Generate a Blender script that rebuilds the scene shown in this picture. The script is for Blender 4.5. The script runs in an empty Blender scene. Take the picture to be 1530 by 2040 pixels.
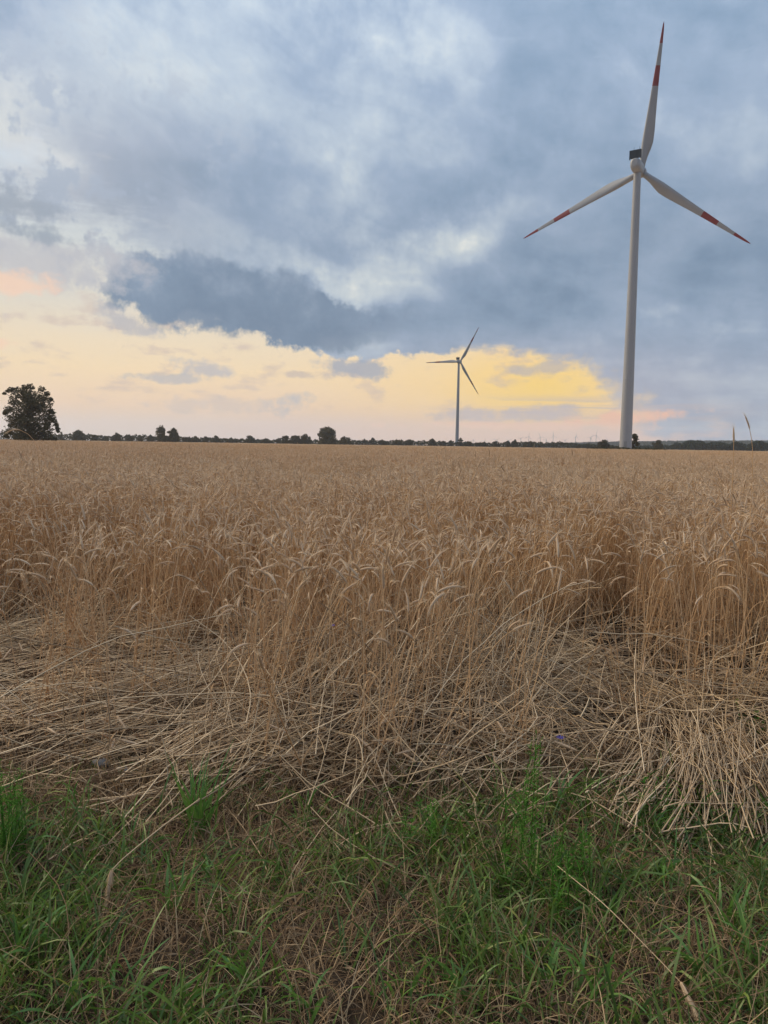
import bpy, math, random
import numpy as np
from mathutils import Matrix, Vector

random.seed(7)
rng = np.random.default_rng(7)
PI = math.pi
scene = bpy.context.scene
col = scene.collection


def lin(r, g, b):
    """sRGB 0-255 to linear."""
    return tuple(((c / 255) / 12.92 if c <= 10.3 else ((c / 255 + 0.055) / 1.055) ** 2.4) for c in (r, g, b))


# ------------------------------------------------------------------ camera
CAM_H = 1.55
cam_data = bpy.data.cameras.new("camera")
cam_data.sensor_fit = 'VERTICAL'
cam_data.angle = 2 * math.atan(1020 / 1512)
cam_data.clip_start = 0.05
cam_data.clip_end = 30000
cam = bpy.data.objects.new("camera", cam_data)
col.objects.link(cam)
cam.matrix_world = (Matrix.Translation((0, 0, CAM_H)) @ Matrix.Rotation(math.radians(90 - 5.08), 4, 'X')
                    @ Matrix.Rotation(math.radians(0.876), 4, 'Z'))
scene.camera = cam

# ------------------------------------------------------------------ render settings, exposure
scene.view_settings.view_transform = 'Standard'
scene.view_settings.look = 'None'
scene.view_settings.exposure = 0.0
scene.view_settings.gamma = 1.0
scene.view_settings.use_curve_mapping = False
scene.render.engine = 'CYCLES'
cy = scene.cycles
cy.use_denoising = True
cy.use_adaptive_sampling = True
cy.adaptive_threshold = 0.02
cy.adaptive_min_samples = 24
cy.max_bounces = 9
cy.diffuse_bounces = 6
cy.glossy_bounces = 2
cy.transmission_bounces = 4
cy.transparent_max_bounces = 8
cy.volume_bounces = 1
cy.sample_clamp_indirect = 4.0

# ------------------------------------------------------------------ sun lamp: soft, set high left away from the sunset to brighten the ground
SUN_AZ, SUN_EL = -60.0, 38.0          # degrees, azimuth clockwise from +Y
sun_data = bpy.data.lights.new("sun", 'SUN')
sun_data.energy = 3.5
sun_data.angle = math.radians(30)
sun_data.color = (1.0, 0.80, 0.52)
sun = bpy.data.objects.new("sun", sun_data)
col.objects.link(sun)
_d = Vector((math.sin(math.radians(SUN_AZ)) * math.cos(math.radians(SUN_EL)),
             math.cos(math.radians(SUN_AZ)) * math.cos(math.radians(SUN_EL)), math.sin(math.radians(SUN_EL))))
sun.rotation_euler = _d.to_track_quat('Z', 'Y').to_euler()

# ------------------------------------------------------------------ world: clear dusk sky with layers of cloud
world = bpy.data.worlds.new("World")
scene.world = world
world.use_nodes = True
wt = world.node_tree
wt.nodes.clear()
WN, WL = wt.nodes, wt.links


class S:
    """A socket with arithmetic, so the cloud fields below read as formulas."""
    def __init__(self, s): self.s = s
    def __add__(self, o): return M('ADD', self, o)
    def __radd__(self, o): return M('ADD', o, self)
    def __sub__(self, o): return M('SUBTRACT', self, o)
    def __rsub__(self, o): return M('SUBTRACT', o, self)
    def __mul__(self, o): return M('MULTIPLY', self, o)
    def __rmul__(self, o): return M('MULTIPLY', o, self)
    def __truediv__(self, o): return M('DIVIDE', self, o)


def put(inp, v):
    if isinstance(v, S): WL.new(v.s, inp)
    else: inp.default_value = v


def M(op, a, b=None, c=None):
    n = WN.new('ShaderNodeMath'); n.operation = op
    put(n.inputs[0], a)
    if b is not None: put(n.inputs[1], b)
    if c is not None: put(n.inputs[2], c)
    return S(n.outputs[0])


def step(x, a, b, o0=0.0, o1=1.0, mode='SMOOTHSTEP'):
    n = WN.new('ShaderNodeMapRange'); n.interpolation_type = mode; n.clamp = True
    put(n.inputs[0], x); put(n.inputs[1], a); put(n.inputs[2], b); put(n.inputs[3], o0); put(n.inputs[4], o1)
    return S(n.outputs[0])


def vec(x, y, z=0.0):
    n = WN.new('ShaderNodeCombineXYZ'); put(n.inputs[0], x); put(n.inputs[1], y); put(n.inputs[2], z)
    return S(n.outputs[0])


def noise(v, scale, detail=4.0, rough=0.55, dist=0.0):
    n = WN.new('ShaderNodeTexNoise'); n.noise_dimensions = '2D'; put(n.inputs['Vector'], v)
    n.inputs['Scale'].default_value = scale; n.inputs['Detail'].default_value = detail
    n.inputs['Roughness'].default_value = rough; n.inputs['Distortion'].default_value = dist
    return S(n.outputs['Fac'])


def blob(v, x, y, sx, sy, rot=0.0, inner=0.0):
    """1 inside an ellipse (degrees of azimuth and elevation), fading smoothly to 0 at its rim."""
    m = WN.new('ShaderNodeMapping'); m.vector_type = 'TEXTURE'; put(m.inputs[0], v)
    m.inputs[1].default_value = (x, y, 0); m.inputs[2].default_value = (0, 0, math.radians(rot))
    m.inputs[3].default_value = (sx, sy, 1)
    l = WN.new('ShaderNodeVectorMath'); l.operation = 'LENGTH'; WL.new(m.outputs[0], l.inputs[0])
    return step(S(l.outputs['Value']), 1.0, inner)


def ramp(x, stops):
    n = WN.new('ShaderNodeValToRGB'); put(n.inputs[0], x)
    e = n.color_ramp.elements
    while len(e) < len(stops): e.new(0.5)
    for el, (p, c) in zip(e, stops):
        el.position = p; el.color = (*lin(*c), 1)
    return S(n.outputs[0])


def mix(f, a, b):
    n = WN.new('ShaderNodeMix'); n.data_type = 'RGBA'; n.clamp_factor = True
    put(n.inputs[0], f)
    for i, v in ((6, a), (7, b)):
        if isinstance(v, S): WL.new(v.s, n.inputs[i])
        else: n.inputs[i].default_value = (*lin(*v), 1)
    return S(n.outputs[2])


def clamp01(x): return M('MINIMUM', M('MAXIMUM', x, 0.0), 1.0)


tc = WN.new('ShaderNodeTexCoord')
sep = WN.new('ShaderNodeSeparateXYZ'); WL.new(tc.outputs['Generated'], sep.inputs[0])
DX, DY, DZ = (S(o) for o in sep.outputs)
AZ = M('ARCTAN2', DX, DY) * 57.29578
EL = M('ARCSINE', DZ) * 57.29578
DIR = S(tc.outputs['Generated'])

# cloud-plane coordinates: streaks tighten towards the horizon as a real layer's do
zz = M('MAXIMUM', DZ, 0.0) + 0.17
PLANE = vec(DX / zz, DY / zz)
STREAK = vec(AZ * 0.045, EL * 0.11)                      # flattened coordinates for low bands

AE = vec(AZ * 0.01745, EL * 0.01745)
AE2 = vec(AZ * 0.01745 + 7.3, EL * 0.01745 + 2.1)
w1 = noise(AE, 7.0, 2.0, 0.5) - 0.5
w2 = noise(AE2, 7.0, 2.0, 0.5) - 0.5
w3 = noise(AE, 36.0, 4.0, 0.62) - 0.5
w4 = noise(AE2, 36.0, 4.0, 0.62) - 0.5
V0 = vec(AZ, EL)
V1 = vec(AZ + w1 * 6.0 + w3 * 3.0, EL + w2 * 3.0 + w4 * 2.2)       # lumpy edges
V2 = vec(AZ + w1 * 9.0 + w3 * 3.0, EL + w2 * 4.0 + w4 * 1.6)        # wispy edges

# --- clear air behind the clouds
clear_l = ramp(EL / 60.0, [(0.0, (221, 203, 193)), (0.018, (228, 205, 190)), (0.045, (243, 211, 178)),
                           (0.085, (248, 221, 180)), (0.12, (240, 221, 191)), (0.16, (224, 217, 203)),
                           (0.22, (209, 214, 214)), (0.32, (200, 212, 224)), (1.0, (150, 172, 205))])
clear_far = ramp(EL / 60.0, [(0.0, (176, 180, 190)), (0.1, (178, 186, 200)), (0.3, (170, 184, 206)), (1.0, (150, 170, 202))])
# how far round from the sunset: 1 towards it, 0 behind the camera
toward = (DX * math.sin(math.radians(4)) + DY * math.cos(math.radians(4))) * 0.5 + 0.5
sky_c = mix(step(toward, 0.55, 0.97), clear_far, clear_l)
glow = blob(V0, 9.0, 4.2, 19, 7, 0) 
sky_c = mix(glow * 0.85, sky_c, (255, 217, 148))
glow2 = blob(V0, 11.5, 4.3, 9, 4.0, 0)
sky_c = mix(glow2 * 0.85, sky_c, (255, 215, 112))
pink = blob(V0, 12.0, 0.8, 34, 2.6, 0)
sky_c = mix(pink * 0.65, sky_c, (238, 198, 182))

# physical sky for the clear part
nish = WN.new('ShaderNodeTexSky'); nish.sky_type = 'NISHITA'; nish.sun_disc = False
nish.sun_elevation = math.radians(SUN_EL); nish.sun_rotation = math.radians(SUN_AZ)
nish.air_density = 1.0; nish.dust_density = 2.0
nb = WN.new('ShaderNodeBackground'); WL.new(nish.outputs[0], nb.inputs[0]); nb.inputs[1].default_value = 0.05

# --- high thin veil, cream where it is thin
veil_n = noise(PLANE, 1.9, 5.0, 0.6)
veil = step(veil_n + blob(V2, -26, 20, 22, 10, 20) * 0.14, 0.50, 0.78) * step(EL, 4.0, 12.0)
veil_low = step(noise(STREAK, 6.0, 5.0, 0.6), 0.52, 0.72) * step(EL, 1.5, 4.0) * step(EL, 14.0, 8.0)
sky_c = mix(veil * 0.75, sky_c, (226, 221, 214))
sky_c = mix(veil_low * 0.55, sky_c, (202, 182, 174))

# --- main grey-blue deck
n_big = noise(PLANE, 1.25, 4.0, 0.5)
n_fine = noise(vec((AZ * 0.95 - EL * 0.30) * 0.032 + w1 * 0.25, (AZ * 0.30 + EL * 0.95) * 0.085 + w2 * 0.3), 2.4, 5.0, 0.6)
n_puff = noise(AE, 11.0, 6.0, 0.64)
n_str = noise(vec(AZ * 0.10, EL * 0.42), 2.2, 5.0, 0.62) - 0.5
deck_edge = (step(EL, 2.0, 16.0) * 0.72
             + blob(V2, 30, 7, 21, 11, 0, 0.3) * 0.9
             + blob(V1, 10, 11, 18, 6, -6, 0.3) * 0.6
             + blob(V1, -5, 9, 9, 4, -6, 0.3) * 0.5
             + blob(V1, 1.0, 7.6, 7.0, 2.6, -4, 0.3) * 0.7
             - blob(V2, -28, 7, 19, 10.5, 14, 0.3) * 0.8
             - blob(V2, -28, 17.5, 10, 3, 10) * 0.45
             - blob(V1, -12, 5.2, 16, 3.6, 0, 0.4) * 0.7
             - blob(vec(AZ + w1 * 5.0 + w3 * 2.0, EL + w2 * 2.0 + w4 * 0.9), 7.5, 3.9, 10.0, 3.3, -6, 0.2) * 1.1)
deck_a = step(deck_edge + (n_big - 0.5) * 0.5 + (n_puff - 0.5) * 0.3 + n_str * 0.55, 0.14, 0.58)
tone = (0.56 + (n_big - 0.5) * 0.95 + (n_fine - 0.5) * 0.62 + (n_puff - 0.5) * 0.45 + w3 * 0.16
        + blob(V2, -14, 24.5, 12, 6, -25) * 0.24
        + blob(V2, 3, 27, 9, 4, 0) * 0.28
        + blob(V2, 3.6, 14.2, 8, 3.0, 8) * 0.42
        + blob(V2, -3, 11.8, 9, 2.2, -18) * 0.5
        + blob(V2, 8, 17, 7, 2.5, 15) * 0.22
        + blob(V2, -24, 20, 13, 7, 20) * 0.36
        + blob(V2, -22, 12.5, 10, 3.0, 8) * 0.30
        + blob(V2, 18, 21, 12, 7, 0) * 0.10
        + blob(V2, 24, 8, 7, 3.0, 10) * 0.16
        - blob(V2, -7, 18, 16, 5, -22) * 0.22
        - blob(V2, 8, 9.8, 13, 3.4, -4) * 0.20
        - blob(V2, 25, 12.0, 9, 3.4, 4) * 0.24
        - blob(V2, 15, 25, 12, 3.0, 5) * 0.10)
deck_c = ramp(tone, [(0.0, (106, 131, 157)), (0.3, (131, 153, 178)), (0.55, (152, 170, 193)), (0.75, (178, 192, 207)),
                     (0.92, (203, 212, 217)), (1.0, (226, 229, 226))])
# light from the gap warms the deck's underside near it
deck_c = mix(blob(V0, 12, 3.5, 24, 6) * 0.30, deck_c, (210, 188, 186))
deck_c = mix(blob(V2, -25, 16, 18, 14) * 0.22, deck_c, (222, 206, 192))
sky_c = mix(deck_a, sky_c, deck_c)

# --- torn grey shreds over the bright left side
shred = step((n_puff - 0.5) * 1.3 + w3 * 1.3 + (n_fine - 0.5) * 1.1 + 0.5, 0.46, 0.80) * blob(V2, -24, 18.5, 20, 12, 12, 0.3)
sky_c = mix(shred * 0.9, sky_c, (168, 180, 197))

# --- the dark cloud bank with its flat base
bank = (blob(V1, -11.8, 10.3, 10.2, 3.9, -2, 0.35) + blob(V1, -4.5, 8.9, 9.0, 2.8, -8, 0.3) * 0.9
        + blob(V1, -18.0, 11.0, 3.8, 2.4, 14, 0.3) * 0.5)
bank = bank * step(EL + AZ * 0.05 + w3 * 0.8 + w1 * 1.0, 5.3, 6.9)
bank_a = step(bank + (n_puff - 0.5) * 0.5 + w3 * 0.32, 0.22, 0.78) * step(AZ + w1 * 8.0, 5.0, -5.0, 0.25, 1.0)
bank_t = step(EL + w2 * 4.0 + (n_puff - 0.5) * 11.0 + w4 * 3.0, 5.5, 14.5, 0.0, 1.0, 'LINEAR')
bank_c = ramp(bank_t, [(0.0, (126, 144, 166)), (0.3, (112, 134, 159)), (0.6, (123, 144, 168)), (0.85, (142, 159, 181)), (1.0, (168, 181, 197))])
sky_c = mix(bank_a, sky_c, bank_c)

# --- small detached clouds
def puff(x, y, sx, sy, rot, c, a, streak=0.9):
    global sky_c
    m = blob(V0, x, y, sx * 1.5, sy * 1.5, rot)
    b = m + (n_puff - 0.5) * 0.8 + n_str * streak + w3 * 1.3
    sky_c = mix(step(b, 0.34, 0.98) * step(m, 0.0, 0.4) * a, sky_c, c)

puff(-26.0, 15.3, 4.6, 1.5, -6, (156, 167, 181), 0.8)
puff(-24.0, 11.6, 9.0, 2.6, 4, (190, 190, 196), 0.75)
puff(-23.8, 13.5, 3.4, 0.8, -4, (152, 164, 178), 0.8)
puff(-13.6, 5.3, 3.6, 0.9, -10, (186, 184, 190), 0.8)
puff(-15.2, 4.5, 4.2, 0.5, 0, (182, 181, 186), 0.75)
puff(-18.5, 8.2, 4.2, 1.0, -22, (178, 178, 186), 0.75)
puff(-6.0, 5.0, 2.6, 0.4, -3, (196, 180, 172), 0.7)
puff(-7.4, 2.8, 2.3, 1.0, 12, (188, 186, 190), 0.85)
puff(-12.0, 2.7, 6.5, 0.9, 0, (214, 196, 184), 0.7)
puff(-2.0, 5.6, 4.5, 0.9, -4, (158, 166, 182), 0.85)
puff(11.0, 5.7, 5.0, 0.6, 3, (182, 176, 178), 0.7)
puff(-26.0, 10.2, 4.0, 1.3, 0, (250, 212, 184), 0.8)
puff(-27.5, 6.3, 2.0, 0.6, 0, (248, 208, 180), 0.7)

# --- low bands over the horizon under the gap
band = step(noise(vec(AZ * 0.03, EL * 0.5), 3.0, 4.0, 0.5), 0.44, 0.60) * blob(V0, 14, 2.6, 15, 1.5, 0)
sky_c = mix(clamp01(band * 1.1), sky_c, (199, 183, 180))
puff(10.0, 2.4, 9.0, 0.85, 2, (197, 184, 184), 0.85)
puff(17.5, 2.2, 6.0, 0.75, 4, (252, 196, 162), 0.9)
puff(9.5, 1.5, 12.0, 0.42, 0, (252, 206, 176), 0.8)

# an overcast sky brightens towards the zenith (CIE overcast law, here level with the photograph's mid sky)
cie = M('MAXIMUM', (M('MAXIMUM', DZ, 0.0) * 2.0 + 1.0) / 3.0 / 0.50, 1.0)
em = WN.new('ShaderNodeBackground'); WL.new(sky_c.s, em.inputs[0]); put(em.inputs[1], cie * 0.97)
add = WN.new('ShaderNodeAddShader'); WL.new(em.outputs[0], add.inputs[0])
ncov = M('SUBTRACT', 1.0, deck_a)
nm = WN.new('ShaderNodeMixShader'); put(nm.inputs[0], ncov * 0.04)
blk = WN.new('ShaderNodeBackground'); blk.inputs[0].default_value = (0, 0, 0, 1)
WL.new(blk.outputs[0], nm.inputs[1]); WL.new(nb.outputs[0], nm.inputs[2])
WL.new(nm.outputs[0], add.inputs[1])
wo = WN.new('ShaderNodeOutputWorld'); WL.new(add.outputs[0], wo.inputs[0])
world.cycles.sampling_method = 'NONE'      # soft even sky: found well enough by the surfaces' own rays

# ================================================================== helpers
def polar(az, dist, z=0.0):
    a = math.radians(az)
    return Vector((math.sin(a) * dist, math.cos(a) * dist, z))


def tag(o, label=None, cat=None, group=None, kind=None):
    if label: o["label"] = label
    if cat: o["category"] = cat
    if group: o["group"] = group
    if kind: o["kind"] = kind
    return o


def empty(name, loc=(0, 0, 0), rz=0.0):
    o = bpy.data.objects.new(name, None)
    o.empty_display_size = 0.2
    o.location = loc
    o.rotation_euler = (0, 0, rz)
    col.objects.link(o)
    return o


def mesh_np(name, verts, faces, mats, midx=None, smooth=True):
    """verts (N,3); faces (M,3) or (M,4) arrays, or a list of such arrays."""
    verts = np.asarray(verts, np.float32).reshape(-1, 3)
    if isinstance(faces, np.ndarray): faces = [faces]
    faces = [np.asarray(f, np.int32) for f in faces if len(f)]
    me = bpy.data.meshes.new(name)
    me.vertices.add(len(verts)); me.vertices.foreach_set("co", verts.ravel())
    loops = np.concatenate([f.ravel() for f in faces])
    sizes = np.concatenate([np.full(len(f), f.shape[1], np.int32) for f in faces])
    starts = np.concatenate([[0], np.cumsum(sizes)[:-1]]).astype(np.int32)
    me.loops.add(len(loops)); me.loops.foreach_set("vertex_index", loops)
    me.polygons.add(len(sizes))
    me.polygons.foreach_set("loop_start", starts)
    try: me.polygons.foreach_set("loop_total", sizes)
    except Exception: pass
    for m in (mats if isinstance(mats, (list, tuple)) else [mats]): me.materials.append(m)
    if midx is not None: me.polygons.foreach_set("material_index", np.asarray(midx, np.int32))
    me.polygons.foreach_set("use_smooth", np.full(len(sizes), smooth))
    me.update(calc_edges=True)
    return me


def add_obj(name, me, parent=None, loc=None):
    o = bpy.data.objects.new(name, me)
    col.objects.link(o)
    if parent is not None: o.parent = parent
    if loc is not None: o.location = loc
    return o


class Geo:
    """Collects vertex/face arrays for one mesh, with a material index per piece."""
    def __init__(self): self.v, self.f, self.m, self.n = [], [], [], 0
    def add(self, v, f, mi=0):
        v = np.asarray(v, float).reshape(-1, 3); f = np.asarray(f, int)
        self.v.append(v); self.f.append(f + self.n); self.m.append(np.full(len(f), mi)); self.n += len(v)
    def mesh(self, name, mats, smooth=True):
        order = sorted(range(len(self.f)), key=lambda i: self.f[i].shape[1])
        return mesh_np(name, np.concatenate(self.v), [self.f[i] for i in order], mats,
                       np.concatenate([self.m[i] for i in order]), smooth)


def frames(C):
    """Side and up vectors along centrelines C (N,K,3)."""
    T = np.gradient(C, axis=1)
    T /= np.linalg.norm(T, axis=2, keepdims=True) + 1e-9
    ref = np.zeros_like(T); ref[..., 2] = 1.0
    flat = np.abs(T[:, :1, 2:3]).repeat(T.shape[1], 1)[..., 0] > 0.9
    ref[flat] = (0.37, 0.93, 0.0)
    A = np.cross(T, ref); A /= np.linalg.norm(A, axis=2, keepdims=True) + 1e-9
    B = np.cross(A, T)
    return A, B


def tubes(C, Rad, sides=3):
    """Open tubes along centrelines C (N,K,3), radii Rad (N,K)."""
    C = np.asarray(C, float); N, K, _ = C.shape
    Rad = np.broadcast_to(Rad, (N, K))
    A, B = frames(C)
    th = np.arange(sides) * 2 * PI / sides
    V = (C[:, :, None] + Rad[:, :, None, None] * (A[:, :, None] * np.cos(th)[None, None, :, None]
                                                   + B[:, :, None] * np.sin(th)[None, None, :, None]))
    k, s = np.meshgrid(np.arange(K - 1), np.arange(sides), indexing='ij')
    s2 = (s + 1) % sides
    q = np.stack([k * sides + s, k * sides + s2, (k + 1) * sides + s2, (k + 1) * sides + s], -1).reshape(-1, 4)
    F = (q[None] + (np.arange(N) * K * sides)[:, None, None]).reshape(-1, 4)
    return V.reshape(-1, 3), F


def ribbons(C, W, tilt=None):
    """Flat strips along centrelines C (N,K,3), half-widths W (N,K)."""
    C = np.asarray(C, float); N, K, _ = C.shape
    W = np.broadcast_to(W, (N, K))
    A, B = frames(C)
    if tilt is not None:
        t = np.asarray(tilt)[:, None, None]
        A = A * np.cos(t) + B * np.sin(t)
    V = np.stack([C - A * W[..., None], C + A * W[..., None]], 2)
    k = np.arange(K - 1)
    q = np.stack([k * 2, k * 2 + 1, k * 2 + 3, k * 2 + 2], -1)
    F = (q[None] + (np.arange(N) * K * 2)[:, None, None]).reshape(-1, 4)
    return V.reshape(-1, 3), F


def vnoise(x, y, scale, seed=0):
    """Smooth value noise 0..1 on numpy arrays."""
    x = np.asarray(x, float) * scale + seed * 17.3; y = np.asarray(y, float) * scale + seed * 9.1
    xi, yi = np.floor(x).astype(int), np.floor(y).astype(int)
    fx, fy = x - xi, y - yi
    fx, fy = fx * fx * (3 - 2 * fx), fy * fy * (3 - 2 * fy)
    def h(a, b):
        n = (a * 374761393 + b * 668265263 + seed * 1442695) & 0x7fffffff
        n = ((n ^ (n >> 13)) * 1274126177) & 0x7fffffff
        return ((n ^ (n >> 16)) & 0xffff) / 65535.0
    return ((h(xi, yi) * (1 - fx) + h(xi + 1, yi) * fx) * (1 - fy) + (h(xi, yi + 1) * (1 - fx) + h(xi + 1, yi + 1) * fx) * fy)


def copy_tree(o, parent=None):
    c = o.copy(); col.objects.link(c); c.parent = parent
    for ch in list(o.children): copy_tree(ch, c)
    return c


# ================================================================== materials
def new_mat(name):
    m = bpy.data.materials.new(name); m.use_nodes = True
    m.node_tree.nodes.clear()
    return m, m.node_tree.nodes, m.node_tree.links


def fibre_mat(name, stops, trans=0.3, rough=0.9, mottle=0.0, gloss=0.0, tint=None):
    """Plant material: colour varies from strand to strand and from clump to clump."""
    m, N, L = new_mat(name)
    geo = N.new('ShaderNodeNewGeometry'); oi = N.new('ShaderNodeObjectInfo')
    ad = N.new('ShaderNodeMath'); ad.operation = 'MULTIPLY_ADD'
    L.new(oi.outputs['Random'], ad.inputs[0]); ad.inputs[1].default_value = 0.35
    L.new(geo.outputs['Random Per Island'], ad.inputs[2])
    ml = N.new('ShaderNodeMath'); ml.operation = 'MULTIPLY'; L.new(ad.outputs[0], ml.inputs[0]); ml.inputs[1].default_value = 1 / 1.35
    rp = N.new('ShaderNodeValToRGB'); L.new(ml.outputs[0], rp.inputs[0])
    e = rp.color_ramp.elements
    while len(e) < len(stops): e.new(0.5)
    for el, (p, c) in zip(e, stops): el.position = p; el.color = (*c, 1)
    csock = rp.outputs[0]
    if mottle:
        tcn = N.new('ShaderNodeTexCoord'); nz = N.new('ShaderNodeTexNoise'); nz.inputs['Scale'].default_value = mottle
        nz.inputs['Detail'].default_value = 2.0
        L.new(tcn.outputs['Object'], nz.inputs['Vector'])
        mr = N.new('ShaderNodeMapRange'); L.new(nz.outputs['Fac'], mr.inputs[0])
        mr.inputs[1].default_value = 0.3; mr.inputs[2].default_value = 0.7; mr.inputs[3].default_value = 0.62; mr.inputs[4].default_value = 1.3
        mx = N.new('ShaderNodeMix'); mx.data_type = 'RGBA'; mx.blend_type = 'MULTIPLY'; mx.inputs[0].default_value = 1.0
        L.new(csock, mx.inputs[6]); L.new(mr.outputs[0], mx.inputs[7]); csock = mx.outputs[2]
    d = N.new('ShaderNodeBsdfDiffuse'); L.new(csock, d.inputs[0])
    sh = d.outputs[0]
    if trans:
        t = N.new('ShaderNodeBsdfTranslucent'); L.new(csock, t.inputs[0])
        mxs = N.new('ShaderNodeMixShader'); mxs.inputs[0].default_value = trans
        L.new(sh, mxs.inputs[1]); L.new(t.outputs[0], mxs.inputs[2]); sh = mxs.outputs[0]
    if gloss:
        g = N.new('ShaderNodeBsdfGlossy'); g.inputs['Roughness'].default_value = 0.45; g.inputs[0].default_value = (0.8, 0.8, 0.8, 1)
        mxs = N.new('ShaderNodeMixShader'); mxs.inputs[0].default_value = gloss
        L.new(sh, mxs.inputs[1]); L.new(g.outputs[0], mxs.inputs[2]); sh = mxs.outputs[0]
    out = N.new('ShaderNodeOutputMaterial'); L.new(sh, out.inputs[0])
    return m


def paint_mat(name, base, rough=0.5, grime=0.12, scale=0.4, stretch=(1, 1, 0.15), spec=0.4):
    """Weathered paint or plastic: faint streaks and patches over one colour."""
    m, N, L = new_mat(name)
    tcn = N.new('ShaderNodeTexCoord'); mp = N.new('ShaderNodeMapping'); mp.inputs[3].default_value = stretch
    L.new(tcn.outputs['Object'], mp.inputs[0])
    nz = N.new('ShaderNodeTexNoise'); nz.inputs['Scale'].default_value = scale; nz.inputs['Detail'].default_value = 6
    L.new(mp.outputs[0], nz.inputs['Vector'])
    mr = N.new('ShaderNodeMapRange'); L.new(nz.outputs['Fac'], mr.inputs[0])
    mr.inputs[1].default_value = 0.3; mr.inputs[2].default_value = 0.7
    mr.inputs[3].default_value = 1 - grime; mr.inputs[4].default_value = 1.0
    mx = N.new('ShaderNodeMix'); mx.data_type = 'RGBA'; mx.blend_type = 'MULTIPLY'; mx.inputs[0].default_value = 1.0
    mx.inputs[6].default_value = (*base, 1); L.new(mr.outputs[0], mx.inputs[7])
    b = N.new('ShaderNodeBsdfPrincipled'); L.new(mx.outputs[2], b.inputs['Base Color'])
    b.inputs['Roughness'].default_value = rough; b.inputs['Specular IOR Level'].default_value = spec
    out = N.new('ShaderNodeOutputMaterial'); L.new(b.outputs[0], out.inputs[0])
    return m


def soil_mat(name, stops, scale):
    m, N, L = new_mat(name)
    tcn = N.new('ShaderNodeTexCoord')
    nz = N.new('ShaderNodeTexNoise'); nz.inputs['Scale'].default_value = scale; nz.inputs['Detail'].default_value = 8
    nz.inputs['Roughness'].default_value = 0.65
    L.new(tcn.outputs['Object'], nz.inputs['Vector'])
    rp = N.new('ShaderNodeValToRGB'); L.new(nz.outputs['Fac'], rp.inputs[0])
    e = rp.color_ramp.elements
    while len(e) < len(stops): e.new(0.5)
    for el, (p, c) in zip(e, stops): el.position = p; el.color = (*c, 1)
    bp = N.new('ShaderNodeBump'); bp.inputs['Strength'].default_value = 0.6; bp.inputs['Distance'].default_value = 0.02
    L.new(nz.outputs['Fac'], bp.inputs['Height'])
    d = N.new('ShaderNodeBsdfDiffuse'); L.new(rp.outputs[0], d.inputs[0]); L.new(bp.outputs[0], d.inputs['Normal'])
    out = N.new('ShaderNodeOutputMaterial'); L.new(d.outputs[0], out.inputs[0])
    return m


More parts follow.
